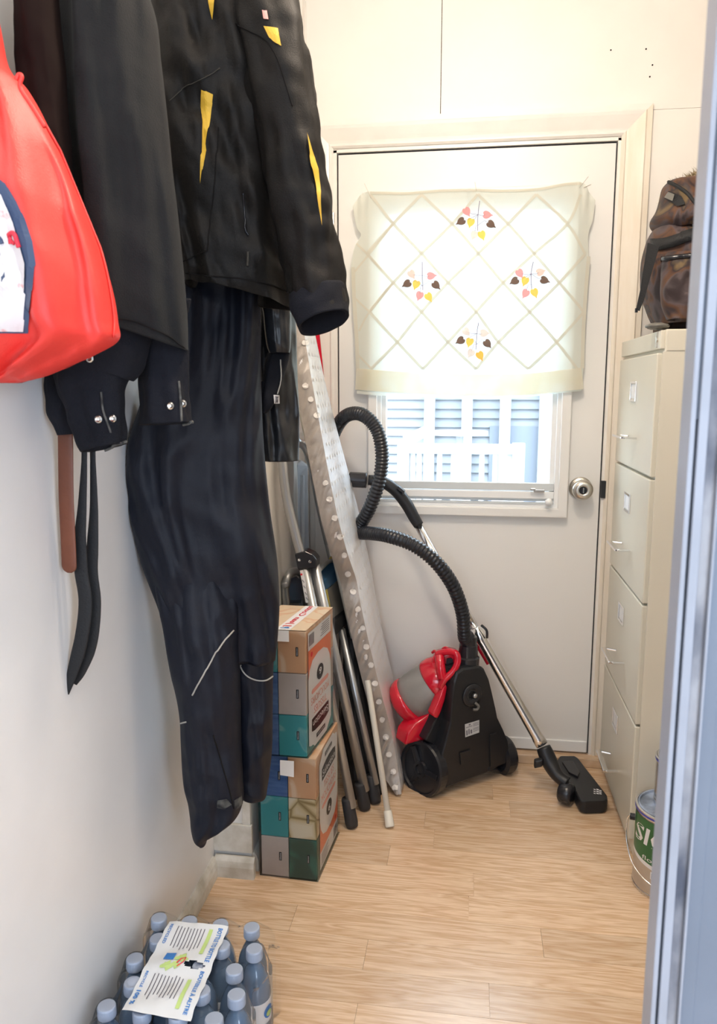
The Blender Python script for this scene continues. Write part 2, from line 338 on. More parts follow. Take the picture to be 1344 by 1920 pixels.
def text2d(s, bold=0.0, sx=1.0):
    c = bpy.data.curves.new('t', 'FONT'); c.body = s; c.offset = bold; c.resolution_u = 2
    o = bpy.data.objects.new('t', c); COL.objects.link(o)
    dg = bpy.context.evaluated_depsgraph_get(); me = o.evaluated_get(dg).to_mesh()
    vs = [(v.co.x, v.co.y) for v in me.vertices]; fs = [tuple(p.vertices) for p in me.polygons]
    o.to_mesh_clear(); bpy.data.objects.remove(o); bpy.data.curves.remove(c)
    x0 = min(v[0] for v in vs); x1 = max(v[0] for v in vs); y0 = min(v[1] for v in vs); y1 = max(v[1] for v in vs)
    return [((x-x0)/(x1-x0), (y-y0)/(y1-y0)) for x, y in vs], fs
def text(s, fn, m, parent, name='lettering', bold=0.0):
    vs, fs = text2d(s, bold)
    mb = MB(); mb.add([fn(x, y) for x, y in vs], fs)
    return mb.build(name, m, parent)
def bvh(objs):
    dg = bpy.context.evaluated_depsgraph_get(); vs = []; fs = []
    for o in objs:
        off = Vector(WL[o.name]); k = len(vs)
        vs += [v.co+off for v in o.data.vertices]; fs += [tuple(i+k for i in p.vertices) for p in o.data.polygons]
    return BVHTree.FromPolygons(vs, fs)
def hit(tree, px, py, off=0.0025):
    d = ray(px, py).normalized(); loc, n, i, dist = tree.ray_cast(CAM, d)
    if loc is None: return None
    if n.dot(d) > 0: n = -n
    return loc + n*off
def decal(tree, poly, m, name, parent, lv=3, off=0.0025):
    tris = geometry.tessellate_polygon([[Vector((x, y, 0)) for x, y in poly]])
    T = [[Vector(poly[i]) for i in t] for t in tris]
    for _ in range(lv):
        N = []
        for a, b, c in T:
            if max((a-b).length, (b-c).length, (c-a).length) < 7: N.append([a, b, c]); continue
            ab = (a+b)/2; bc = (b+c)/2; ca = (c+a)/2; N += [[a, ab, ca], [ab, b, bc], [ca, bc, c], [ab, bc, ca]]
        T = N
    mb = MB()
    for t in T:
        p = [hit(tree, q.x, q.y, off) for q in t]
        if all(p) and max((p[0]-p[1]).length, (p[1]-p[2]).length) < 0.08: mb.add(p, [(0, 1, 2)])
    return mb.build(name, m, parent) if mb.v else None
def line_on(tree, pts, r, m, name, parent, n=40, off=0.0015, seg=6, flat=None):
    P = catmull([(x, y, 0) for x, y in pts], n); q = [hit(tree, p.x, p.y, off) for p in P]; q = [p for p in q if p]
    q2 = [q[0]]
    for p in q[1:]:
        if 0.0005 < (p-q2[-1]).length: q2.append(p)
    return MB().tube(q2, r, seg, flat=flat).build(name, m, parent, smooth=True)

# ============================================================ SETTING
CE = 2.36; BW = 2.4
# floor slab with separate laminate planks
fl = struct(MB().box(-0.75, 1.25, -1.8, 2.55, -0.04, -0.004).build('floor', 'wood'))
PW = 0.0895
yy = -0.02; row = 0; pk = {}
while yy < 2.39:
    x = -0.62 - random.random()*0.5
    y1 = min(yy+PW, 2.395)
    while x < 1.1:
        L = random.choice([0.55, 0.72, 0.86]); xa = max(x, -0.61); xb = min(x+L, 1.1)
        if xb-xa > 0.02:
            p = MB().box(xa+0.0003, xb-0.0003, yy+0.0003, y1-0.0003, -0.004, 0.0).build('plank', 'wood', fl)
        x += L
    yy += PW; row += 1
nearfl = struct(MB().box(-0.75, 1.25, -1.8, -0.02, -0.004, 0.0).build('floor_near', 'wood'))
struct(MB().box(-0.75, 1.25, -1.8, 2.55, CE, CE+0.05).build('ceiling', 'wall'))
# left walls
struct(MB().box(-0.70, -0.605, -1.8, 1.69, 0, CE).build('wall_left', 'wall_l'))
wf = struct(MB().box(-0.70, -0.512, 1.69, 2.45, 0, CE).build('wall_left_far', 'wall'))
for (x0, x1, z0, z1, d) in ((-0.606, -0.592, 0.132, CE, 0.006), (-0.532, -0.512, 0.132, CE, 0.006), (-0.605, -0.508, 0.06, 0.132, 0.010)):
    struct(MB().box(x0, x1, 1.69-d, 1.69, z0, z1).build('board', 'trimdirty', wf, bevel=0.001))
def bb(a, b, name, nrm, h=0.05, d=0.014):
    a = Vector(a); b = Vector(b); n = Vector(nrm)
    prof = [(0, 0), (d, 0), (d, h*0.55), (d*0.75, h*0.8), (d*0.3, h), (0, h)]
    mb = MB(); vs = [a+n*p+Vector((0, 0, q)) for p, q in prof]; mb.prism(vs, b-a); return struct(mb.build(name, 'trimdirty'))
bb((-0.605, -1.8, 0), (-0.605, 1.672, 0), 'baseboard_left', (1, 0, 0))
bb((-0.60, 1.68, 0), (-0.500, 1.68, 0), 'baseboard_stub', (0, -1, 0), 0.052, 0.016)
bb((-0.512, 1.70, 0), (-0.512, 2.39, 0), 'baseboard_far_left', (1, 0, 0))
# back wall around the door
DX0, DX1, DZ0, DZ1 = -0.411, 0.386, 0.034, 1.868
wb = MB().box(-0.70, DX0-0.012, BW, BW+0.12, 0, CE).box(DX1+0.012, 1.25, BW, BW+0.12, 0, CE).box(DX0-0.012, DX1+0.012, BW, BW+0.12, DZ1+0.012, CE)
wbo = struct(wb.build('wall_back', 'wall'))
struct(MB().box(-0.512, -0.1115, BW-0.003, BW, 1.95, CE).build('panel', 'wall', wbo))
struct(MB().box(-0.1095, 1.10, BW-0.003, BW, 1.95, CE).build('panel', 'wall', wbo))
struct(MB().box(0.47, 1.10, BW-0.003, BW, 0.0, 1.949).build('panel', 'wall', wbo))
struct(MB().box(-0.1115, -0.1095, BW-0.0012, BW, 1.95, CE).build('seam', 'brownd', wbo))
nl = MB()
for (px, py) in ((1211, 92), (1223, 122), (1145, 94), (1218, 144), (1212, 341)): nl.lathe([(0.0022, 0), (0.0022, 0.001)], PY(px, py, BW-0.0035), (0, -1, 0), 8)
nl.build('nail_hole', 'brownd', wbo)['kind'] = 'stuff'
# corner strips
struct(MB().box(-0.512, -0.503, BW-0.014, BW, 0.0, CE).build('trim_1', 'trimw', bevel=0.002))
struct(MB().box(-0.512, -0.506, BW-0.05, BW-0.02, 0.0, CE).build('trim_2', 'trimw', bevel=0.002))
# right side and camera room
struct(MB().box(1.10, 1.25, 0.55, 2.55, 0, CE).build('wall_right', 'wall'))
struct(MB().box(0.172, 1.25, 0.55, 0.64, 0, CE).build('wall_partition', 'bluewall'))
struct(MB().box(1.25, 1.35, -1.8, 0.66, 0, CE).build('wall_right_near', 'wall_l'))
struct(MB().box(-0.75, 1.35, -1.9, -1.8, 0, CE).build('wall_rear', 'wall_l'))
struct(MB().box(1.232, 1.25, -1.12, -1.05, 0.30, 1.70).box(1.232, 1.25, -0.05, 0.02, 0.30, 1.70).box(1.232, 1.25, -1.12, 0.02, 1.65, 1.72).box(1.232, 1.25, -1.12, 0.02, 0.28, 0.35).build('side_fill_frame', 'vinyl'))  # made-up frame around the side fill light, on a solid wall
struct(MB().box(-0.62, -0.55, -1.80, -1.782, 0.65, 1.95).box(0.45, 0.52, -1.80, -1.782, 0.65, 1.95).box(-0.62, 0.52, -1.80, -1.782, 1.90, 1.97).box(-0.62, 0.52, -1.80, -1.782, 0.63, 0.70).build('rear_fill_frame', 'vinyl'))  # made-up frame around the rear fill light, no opening behind it
# door casing with moulded profile
prof = [(0, 0.004), (0.006, 0.010), (0.010, 0.010), (0.013, 0.006), (0.020, 0.008), (0.030, 0.012), (0.052, 0.020), (0.060, 0.022), (0.064, 0.019), (0.078, 0.019), (0.080, 0.0)]
def casing(path, name):
    # path: list of (x,z) inner corners going up, across, down; mitred
    mb = MB(); n = len(path); rings = []
    for i, (x, z, ox, oz) in enumerate(path):
        rings.append([(x+ox*p, BW-h, z+oz*p) for p, h in prof] + [(x+ox*0.08, BW+0.0, z+oz*0.08), (x, BW, z)])
    k = len(rings[0])
    for i in range(n-1):
        vs = rings[i]+rings[i+1]
        mb.add(vs, [(j, (j+1) % k, (j+1) % k+k, j+k) for j in range(k)] + [tuple(range(k)), tuple(range(2*k-1, k-1, -1))])
    return mb
ci0, ci1, cz = DX0-0.014, DX1+0.012, DZ1+0.016
struct(casing([(ci0, 0, -1, 0), (ci0, cz, -1, 1)], '').build('trim_3', 'trimw'))
struct(casing([(ci0, cz, -1, 1), (ci1, cz, 1, 1)], '').build('trim_4', 'trimw'))
struct(casing([(ci1, cz, 1, 1), (ci1, 0, 1, 0)], '').build('trim_5', 'jambwood'))
# jambs
jm = MB().box(DX0-0.014, DX0-0.004, BW-0.004, BW+0.12, 0, DZ1+0.012).box(DX1+0.004, DX1+0.014, BW-0.004, BW+0.12, 0, DZ1+0.012).box(DX0-0.014, DX1+0.014, BW-0.004, BW+0.12, DZ1+0.005, DZ1+0.014)
struct(jm.build('door_jamb', 'trimw'))
struct(MB().box(DX0-0.004, DX1+0.004, BW+0.03, BW+0.034, 0.03, DZ1+0.005).box(DX1-0.001, DX1+0.005, BW+0.004, BW+0.03, 0.03, DZ1).build('door_gap', 'dark')) if False else None
struct(MB().box(DX1+0.0005, DX1+0.0042, BW+0.006, BW+0.03, 0.03, DZ1).box(DX0-0.0042, DX0-0.0005, BW+0.006, BW+0.03, 0.03, DZ1).box(DX0, DX1, BW+0.006, BW+0.03, DZ1+0.0005, DZ1+0.005).build('door_gap_strip', 'dark'))  # dark strips painting the shadow line in the gap around the door
struct(MB().box(DX0-0.05, 1.10, BW-0.035, BW+0.10, 0, 0.030).build('door_sill', 'sillwood', bevel=0.003))

# ------------------------------------------------------------ door with window
WX0, WX1, WZ0, WZ1 = -0.262, 0.238, 0.90, 1.70      # glass
FX0, FX1, FZ0, FZ1 = -0.318, 0.291, 0.795, 1.757    # frame
door = struct(MB().box(DX0, FX0+0.03, BW+0.003, BW+0.045, DZ0, DZ1).box(FX1-0.03, DX1, BW+0.003, BW+0.045, DZ0, DZ1)
    .box(FX0+0.03, FX1-0.03, BW+0.003, BW+0.045, DZ0, FZ0+0.03).box(FX0+0.03, FX1-0.03, BW+0.003, BW+0.045, FZ1-0.03, DZ1).build('door_1', 'doorw'))
def frame(x0, x1, z0, z1, wd, y0, y1):
    mb = MB(); o = [(x0, z0), (x1, z0), (x1, z1), (x0, z1)]; i = [(x0+wd, z0+wd), (x1-wd, z0+wd), (x1-wd, z1-wd), (x0+wd, z1-wd)]
    vs = [(x, y0, z) for x, z in o]+[(x, y0, z) for x, z in i]+[(x, y1, z) for x, z in o]+[(x, y1, z) for x, z in i]; fs = []
    for k in range(4):
        l = (k+1) % 4; fs += [(k, l, 4+l, 4+k), (8+k, 12+k, 12+l, 8+l), (k, 8+k, 8+l, l), (4+k, 4+l, 12+l, 12+k)]
    return mb.add(vs, fs)
struct(frame(FX0, FX1, FZ0, FZ1, 0.028, BW-0.022, BW+0.006).build('window_frame', 'doorw', door, bevel=0.003))
struct(frame(FX0+0.026, FX1-0.026, FZ0+0.026, FZ1-0.026, 0.014, BW-0.010, BW+0.03).build('inner_frame', 'vinyl', door, bevel=0.002))
struct(frame(FX0+0.038, FX1-0.038, FZ0+0.046, FZ1-0.04, 0.016, BW+0.004, BW+0.035).build('sash', 'vinyl', door, bevel=0.002))
struct(MB().box(FX0+0.04, FX1-0.04, BW-0.004, BW+0.01, 0.874, 0.898).build('sash_rail', 'sash', door, bevel=0.002))
struct(MB().box(FX0+0.04, FX1-0.04, BW-0.008, BW+0.012, 0.850, 0.872).build('sash_rail', 'vinyl', door, bevel=0.002))
struct(MB().box(FX0+0.04, FX1-0.04, BW-0.012, BW-0.004, 0.834, 0.840).build('track_lip', 'sash', door))
struct(MB().box(WX0, WX1, BW+0.018, BW+0.021, WZ0-0.02, WZ1+0.01).build('pane', 'glass', door))
lt = struct(MB().box(0.190, 0.222, BW-0.022, BW-0.006, 0.872, 0.880).box(0.180, 0.195, BW-0.024, BW-0.018, 0.878, 0.884).build('latch', 'nickel', door, bevel=0.001))
struct(MB().lathe([(0.001, 0), (0.009, 0.002), (0.012, 0.01), (0.009, 0.018), (0.001, 0.02)], PY(1028, 941, BW-0.022), (0, -1, 0), 14).build('screw_knob', 'vinyl', door, smooth=True))
struct(MB().box(DX0+0.002, DX1-0.002, BW-0.004, BW+0.004, 0.036, 0.072).build('door_sweep', 'vinyl', door, bevel=0.002))
kp = PY(1088, 915, BW)
struct(MB().lathe([(0.034, 0), (0.034, 0.004), (0.030, 0.008), (0.014, 0.011), (0.012, 0.022), (0.018, 0.028), (0.0285, 0.036), (0.031, 0.046), (0.028, 0.056), (0.018, 0.062), (0.013, 0.062), (0.012, 0.059), (0.001, 0.059)], kp, (0, -1, 0), 40).build('knob', 'nickel', door, smooth=True))
ks = kp+Vector((0, -0.0595, 0))
struct(MB().obox(ks, (0.002, 0, 0), (0, 0.004, 0), (0, 0, 0.008)).build('lock_button', 'chrome', door, bevel=0.001))
struct(MB().lathe([(0.0115, -0.001), (0.0115, 0.0005)], ks, (0, -1, 0), 20).build('keyway', 'blackgl', door))
hg = PY(629, 436, BW)
struct(MB().tube([hg+Vector((-0.006, -0.006, -0.056)), hg+Vector((-0.006, -0.006, 0.056))], 0.0045, 10).box(hg.x-0.016, hg.x-0.006, BW-0.006, BW-0.003, hg.z-0.05, hg.z+0.05).build('hinge', 'nickel', door, smooth=False))
sp = PY(1129, 917, BW)
struct(MB().box(sp.x-0.005, sp.x+0.008, BW-0.012, BW-0.0, sp.z-0.026, sp.z+0.026).build('strike_plate', 'blackpl', door, bevel=0.001))

# near door frame (right edge of the photo)
def vs_(x0, x1, y0, y1, name, m, z0=0, z1=CE, bev=0.0008): return struct(MB().box(x0, x1, y0, y1, z0, z1).build(name, m, bevel=bev))
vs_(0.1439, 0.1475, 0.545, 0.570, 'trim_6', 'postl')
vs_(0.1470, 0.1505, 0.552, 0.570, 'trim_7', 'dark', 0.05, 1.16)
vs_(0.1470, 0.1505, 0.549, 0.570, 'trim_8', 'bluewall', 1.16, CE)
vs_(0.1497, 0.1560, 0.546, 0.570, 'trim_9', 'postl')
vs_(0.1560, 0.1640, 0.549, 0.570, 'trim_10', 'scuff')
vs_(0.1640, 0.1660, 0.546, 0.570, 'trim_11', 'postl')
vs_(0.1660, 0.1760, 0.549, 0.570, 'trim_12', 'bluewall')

# ============================================================ OUTSIDE
struct(MB().box(-8, 8, 2.6, 14, -0.6, -0.55).build('ground_outside', 'grass'))
house = thing('neighbour_house', 'pale clapboard house beyond the door window', 'house', (0, 7.6, -0.55))
MB().box(-4.5, 4.5, 7.62, 7.8, -0.55, 3.6).build('wall', 'siding', house)
z = -0.5
while z < 2.6:
    y0, y1 = 7.585, 7.62
    MB().add([(-4.5, y0, z), (4.5, y0, z), (4.5, y1, z+0.085), (-4.5, y1, z+0.085), (-4.5, y1, z), (4.5, y1, z)], [(0, 1, 2, 3), (0, 4, 5, 1), (0, 3, 4), (1, 5, 2)]).build('siding_board', 'siding', house)
    z += 0.088
for px in (805, 875, 946, 1020):
    c = PY(px, 800, 7.5); MB().box(c.x-0.05, c.x+0.05, 7.45, 7.55, -0.55, 2.6).build('post', 'siding_w', house)
MB().box(-4.5, 4.5, 6.9, 7.9, 2.6, 2.75).build('porch_roof', 'siding_w', house)
a = PY(725, 440, 7.58); b = PY(810, 560, 7.58)
wn = frame(a.x+.1, b.x, b.z, a.z, 0.06, 7.54, 7.6).build('window', 'siding_w', house); MB().box(a.x+.16, b.x-.06, 7.575, 7.585, b.z+.06, a.z-.06).build('pane', 'extdark', wn)
pd = PY(975, 760, 7.58); MB().box(pd.x-0.28, pd.x+0.3, 7.56, 7.584, -0.5, pd.z-0.2).build('door_panel', 'extdark', house)
rail = thing('porch_railing', 'white wooden railing seen through the lower door window', 'railing', (0.3, 5.2, -0.55))
a = PY(757, 840, 5.2); b = PY(972, 840, 5.2)
MB().box(a.x, b.x, 5.15, 5.25, a.z-0.03, a.z+0.03).build('top_rail', 'siding_w', rail)
MB().box(a.x, b.x, 5.17, 5.23, a.z-0.62, a.z-0.57).build('bottom_rail', 'siding_w', rail)
for px in (762, 774, 786, 799, 824, 850, 876, 903, 928, 955, 967):
    c = PY(px, 870, 5.2); MB().box(c.x-0.017, c.x+0.017, 5.185, 5.215, a.z-0.6, a.z-0.02).build('baluster', 'siding_w', rail)
for x in (a.x, b.x): MB().box(x-0.04, x+0.04, 5.16, 5.24, -0.55, a.z+0.04).build('post', 'siding_w', rail)
a2 = PY(762, 826, 5.2); b2 = PY(803, 806, 5.6); MB().bar(a2, b2, 0.05, 0.06).build('sloping_rail', 'siding_w', rail)
gc = thing('garden_table', 'small white outdoor table behind the porch railing', 'table', PY(862, 900, 6.2))
t = PY(862, 815, 6.2)
MB().lathe([(0.001, 0), (0.22, 0), (0.22, 0.03), (0.001, 0.03)], t, seg=20).build('table_top', 'siding_w', gc)
MB().tube([t, (t.x, t.y, -0.55)], 0.03, 8).build('leg', 'siding_w', gc)
MB().lathe([(0.16, 0), (0.18, 0.02), (0.02, 0.02)], (t.x, t.y, -0.55), seg=16).build('foot', 'siding_w', gc)

# ============================================================ CURTAIN
CY = BW-0.033
top = catmull([(660, 385, 0), (674, 366, 0), (692, 359, 0), (760, 360, 0), (830, 355, 0), (893, 354, 0), (950, 355, 0), (1010, 352, 0), (1060, 343, 0), (1092, 342, 0), (1106, 360, 0), (1117, 374, 0)], 200)
lef = catmull([(660, 385, 0), (668, 425, 0), (676, 440, 0), (664, 462, 0), (657, 500, 0), (659, 560, 0), (664, 640, 0), (667, 700, 0), (668, 738, 0)], 100)
rig = catmull([(1117, 374, 0), (1112, 410, 0), (1103, 440, 0), (1104, 480, 0), (1101, 540, 0), (1096, 620, 0), (1094, 690, 0), (1090, 733, 0)], 100)
bot = catmull([(668, 738, 0), (700, 741, 0), (760, 744, 0), (850, 747, 0), (940, 748, 0), (1010, 742, 0), (1050, 737, 0), (1090, 733, 0)], 200)
def cur_px(u, v):
    T = top[round(u*200)]; B = bot[round(u*200)]; L = lef[round(v*100)]; R = rig[round(v*100)]
    c = (1-v)*T+v*B+(1-u)*L+u*R-((1-u)*(1-v)*top[0]+u*(1-v)*top[200]+(1-u)*v*bot[0]+u*v*bot[200])
    return c
def cur_y(x, z):
    d = 0.0018*noise.noise(Vector((x*30, z*9, 1)))+0.0012*noise.noise(Vector((x*9, z*34, 5)))
    e = max(0, (abs(x+0.013)-0.30)/0.05); d += 0.012*min(1, e)   # sides fall back to the door face
    for hx in (-0.333, -0.013, 0.31):
        g = math.exp(-((x-hx)/0.03)**2-((z-1.765)/0.07)**2); d += 0.004*g*math.sin((x-hx)*260)
    return CY+d
def cur(u, v):
    p = cur_px(u, v); w_ = PY(p.x, p.y, CY); w_.y = cur_y(w_.x, w_.z); return w_
ct = thing('curtain', 'cream sheer curtain with diamond tapes and embroidered leaves pinned over the door window', 'curtain', (-0.01, CY, 1.16))
MB().grid(cur, 100, 80).build('voile', 'curtain', ct, smooth=True)
def cpx(px, py, off=0.0016):
    p = PY(px, py, CY); p.y = cur_y(p.x, p.z)-off; return p
# bottom band (double layer), side hem, top hem
def strip(pts, wpx, m, name, off, n=60):
    P = catmull([(x, y, 0) for x, y in pts], n); mb = MB(); vs = []
    for i, p in enumerate(P):
        t = (P[min(i+1, n)]-P[max(i-1, 0)]).normalized(); nn = Vector((-t.y, t.x, 0))
        for s in (-1, 1): q = p+nn*s*wpx/2; vs.append(cpx(q.x, q.y, off))
    mb.add(vs, [(2*i, 2*i+1, 2*i+3, 2*i+2) for i in range(n)]); return mb.build(name, m, ct, smooth=True)
def z1(x, y): return (560+x/1.976, 180+y/1.976)
strip([z1(210, 1048), z1(330, 1058), z1(460, 1065), z1(657, 1072), z1(850, 1068), z1(1000, 1052), z1(1052, 1046)], 40, 'curtain_hem', 'bottom_band', 0.003)
strip([z1(205, 380), z1(205, 700), z1(212, 900), z1(216, 1020)], 7, 'ribbon', 'side_hem', 0.002) if False else None
strip([(1104, 480), (1099, 540), (1094, 620), (1092, 690)], 7, 'ribbon', 'side_hem', 0.002)
strip([(661, 500), (663, 560), (668, 640), (671, 730)], 7, 'ribbon', 'side_hem', 0.002)
strip([(694, 362), (760, 363), (830, 358), (893, 357), (950, 358), (1010, 355), (1060, 346), (1090, 345)], 5, 'ribbon', 'top_hem', 0.002)
rows = [(365, [265, 455, 663, 880, 1045]), (474, [350, 568, 775, 995]), (584, [252, 455, 665, 872, 1062]), (692, [350, 553, 757, 965]), (800, [262, 455, 657, 855, 1057]), (912, [365, 553, 740, 955]), (1012, [267, 460, 657, 850, 1033])]
def nodes(r, x): return z1(x, rows[r][0])
done = set()
diag = []
for st in range(4):   # down-right runs
    diag.append([(r, st+r//2) for r in range(7)])
for st in (0, 1, 2, 3, 4): diag.append([(r, st-(r+1)//2) for r in range(7)])
diag.append([(2+k, k//2) for k in range(5)]); diag.append([(4+k, k//2) for k in range(3)])
diag.append([(2+k, 4-(k+1)//2) for k in range(5)]); diag.append([(4+k, 4-(k+1)//2) for k in range(3)])
for d in diag:
    pts = []
    for r, i in d:
        if 0 <= i < len(rows[r][1]): pts.append(nodes(r, rows[r][1][i]))
        elif pts: break
    if len(pts) >= 2: strip(pts, 5.5, 'ribbon', 'tape', 0.0014, 36)
for s_ in ([z1(212, 545), z1(252, 584), z1(300, 640)], [z1(205, 650), z1(262, 584), z1(350, 474)], [z1(200, 742), z1(262, 800)], [z1(222, 870), z1(262, 800), z1(350, 692)], [z1(210, 950), z1(267, 1008)]): strip(s_, 4, 'ribbon', 'tape', 0.0014, 16)
def leaf(px, py, ang, size, m):
    mb = MB(); out = []
    for k in range(16):
        a = 2*math.pi*k/16; r = size*(0.52+0.0*math.cos(a))
        x = math.cos(a)*size*0.42; y = math.sin(a)*size*0.36*(1-0.28*math.cos(a))
        if k == 0: x = size*0.62
        if k == 8: x = -size*0.30
        out.append((px+x*math.cos(ang)-y*math.sin(ang), py+x*math.sin(ang)+y*math.cos(ang)))
    mb.add([cpx(px, py, 0.0038)]+[cpx(x, y, 0.003) for x, y in out], [(0, 1+k, 1+(k+1) % 16) for k in range(16)])
    o = mb.build('leaf', 'leaf_'+m, ct)
    v = []
    return o
R_ = math.radians
clusters = [((670, 390), (664, 440), (663, 500), [(622, 428, 'pink', 60), (697, 441, 'pink', 5), (602, 465, 'dk', 150), (637, 468, 'yel', 105), (711, 476, 'dk', 35), (650, 515, 'pale', 115), (678, 515, 'yel', 70)]),
 ((457, 615), (458, 665), (460, 720), [(418, 660, 'palepink', 60), (490, 667, 'pink', -5), (402, 696, 'dk', 150), (435, 698, 'yel', 110), (508, 701, 'dk', 45), (448, 739, 'pink', 110), (481, 744, 'yel', 60)]),
 ((868, 615), (860, 660), (862, 715), [(818, 657, 'pink', 60), (894, 653, 'palepink', -20), (800, 686, 'dk', 150), (838, 685, 'yel', 110), (909, 683, 'dk', 20), (840, 731, 'pink', 120), (873, 728, 'yel', 70)]),
 ((666, 840), (660, 880), (656, 940), [(620, 873, 'pale', 50), (686, 879, 'pale', 0), (600, 906, 'dk', 150), (633, 911, 'yel', 105), (698, 917, 'dk', 50), (638, 952, 'pale', 120), (671, 961, 'ora', 65)])]
for a, b, c, ls in clusters:
    P = [z1(*a), z1(*b), z1(*c)]
    mb = MB(); mb.tube([cpx(x, y, 0.003) for x, y, _ in catmull([(*p, 0) for p in P], 10)], 0.0009, 5)
    m0 = z1(*b)
    for (x, y, mm, an) in ls[:6]:
        q = z1(x, y); mb.tube([cpx(m0[0], m0[1]+(0 if y < b[1]+30 else 20), 0.003), cpx((m0[0]+q[0])/2, (m0[1]+q[1])/2+2, 0.003), cpx(*q, 0.003)], 0.0005, 4)
    mb.build('stem', 'stem', ct)
    for (x, y, mm, an) in ls: leaf(*z1(x, y), R_(an), 20, mm)
for q in [((683, 344), (696, 372)), ((890, 341), (893, 357)), ((1103, 331), (1086, 352)), ((1108, 346), (1094, 352))]:
    MB().tube([PY(*q[0], CY-0.002), PY(*q[1], CY-0.004)], 0.0008, 6).build('pin', 'nickel', ct)

# ============================================================ FILING CABINET
cab = thing('filing_cabinet', 'tall beige four-drawer metal filing cabinet with chrome pulls beside the door', 'cabinet', (0.74, 2.12, 0))
cx0, cy0, cy1, cz1 = 0.432, 1.884, 2.362, 1.316
MB().box(cx0, 1.06, cy0, cy1, 0.0, cz1).build('body', 'cab', cab, bevel=0.003)
MB().box(cx0-0.010, cx0+0.001, cy0+0.004, cy1-0.004, 1.272, cz1-0.002).build('top_band', 'cab', cab, bevel=0.002)
MB().box(cx0+0.004, 1.055, cy0-0.0015, cy0+0.001, 1.268, cz1-0.003).build('top_side_band', 'cab', cab)
zs = [1.266, 0.972, 0.664, 0.354, 0.045]
for i in range(4):
    zt, zb = zs[i]-0.003, zs[i+1]+0.003
    d = MB().box(cx0-0.014, cx0+0.001, cy0+0.012, cy1-0.012, zb, zt).build('drawer', 'cab', cab, bevel=0.003)
    hz = zt-0.205; lz = zt-0.088; ym = (cy0+cy1)/2
    f = frame(-0.036, 0.036, lz-0.026, lz+0.026, 0.006, 0, 0.004)
    vs = [(cx0-0.014-0.004+y, ym+x+0.01, z_) for x, y, z_ in f.v]; f.v = vs
    f.build('label_holder', 'chrome', d, bevel=0.001)
    MB().box(cx0-0.0155, cx0-0.014, ym-0.018, ym+0.036, lz-0.018, lz+0.018).build('label_card', 'white', d)
    hb = MB(); x0 = cx0-0.014
    hb.bar((x0-0.034, ym-0.062, hz), (x0-0.034, ym+0.062, hz), 0.014, 0.006)
    for s in (-1, 1): hb.bar((x0, ym+0.062*s*0.85, hz-0.002), (x0-0.034, ym+0.062*s, hz), 0.010, 0.005)
    hb.build('handle', 'chrome', d, bevel=0.0015)
lk = MB().lathe([(0.009, 0), (0.009, 0.004), (0.006, 0.005)], (cx0-0.010, cy0+0.035, 1.293), (-1, 0, 0), 16)
lk.box(cx0-0.014, cx0-0.010, cy0+0.028, cy0+0.042, 1.276, 1.312); lk.build('lock', 'nickel', cab)
MB().box(cx0-0.004, cx0+0.006, cy0-0.001, cy0+0.004, 0.04, 1.266).build('corner_strip', 'cab', cab)

# ============================================================ PAINT CANS
def can(c, r, h, label, name, big=True):
    t_ = thing(name, label, 'paint can', c)
    c = Vector(c)
    MB().lathe([(r*0.98, 0), (r, 0.004), (r, 0.008), (r*0.985, 0.010), (r*0.985, h-0.014), (r*0.99, h-0.012), (r*1.015, h-0.006), (r*1.015, h), (r*0.96, h+0.001), (r*0.95, h-0.004), (r*0.93, h-0.008)], c, seg=56).build('body', 'steel', t_, smooth=False)
    MB().lathe([(r*0.955, h-0.004), (r*0.94, h+0.002), (r*0.90, h+0.002), (r*0.88, h-0.003), (r*0.80, h-0.004), (r*0.78, h-0.009), (0.001, h-0.009)], c, seg=56).build('lid', 'lidpaint' if big else 'steel', t_)
    MB().lathe([(r*1.018, h-0.008), (r*1.02, h-0.004), (r*1.005, h-0.001), (r*1.0, h-0.008)], c, seg=56).build('rim', 'bluerim', t_)
    return t_, c
cc = (0.492, 1.79, 0)
t_, c = can(cc, 0.083, 0.205, 'large paint can with green floor paint label on the floor by the cabinet', 'paint_can')
base = math.atan2(-cc[1], -cc[0])
def cyl(ang, z_, rr=0.0832):   # ang in degrees, positive to the viewer's right
    a = base+math.radians(ang); return Vector((c.x+rr*math.cos(a), c.y+rr*math.sin(a), z_))
def arcband(a0, a1, z0f, z1f, m, name, rr):
    mb = MB(); n = 40; vs = []
    for i in range(n+1):
        a = a0+(a1-a0)*i/n; vs += [cyl(a, z0f(a), rr), cyl(a, z1f(a), rr)]
    mb.add(vs, [(2*i, 2*i+2, 2*i+3, 2*i+1) for i in range(n)]); return mb.build(name, m, t_, smooth=True)
arcband(-80, 110, lambda a: 0.012, lambda a: 0.190, 'beigecan', 'label_base', 0.0826)
arcband(-80, 110, lambda a: 0.098-0.018*math.sin(math.radians((a+80)*0.9)), lambda a: 0.190, 'greencan', 'label_band', 0.0829)
arcband(-80, 110, lambda a: 0.088-0.018*math.sin(math.radians((a+80)*0.9)), lambda a: 0.098-0.018*math.sin(math.radians((a+80)*0.9)), 'white', 'label_stripe', 0.0829)
text('SICO', lambda x, y: cyl(-70+112*x+5*y, 0.128+0.044*y, 0.0834), 'white', t_, bold=0.02)
text('latex', lambda x, y: cyl(-8+34*x, 0.108+0.012*y, 0.0834), 'white', t_)
text('floor paint', lambda x, y: cyl(-46+84*x, 0.088+0.014*y, 0.0834), 'white', t_)
MB().add([cyl(-66, 0.128, 0.0834), cyl(-28, 0.128, 0.0834), cyl(-28, 0.1295, 0.0834), cyl(-66, 0.1295, 0.0834)], [(0, 1, 2, 3)]).build('tagline', 'white', t_)
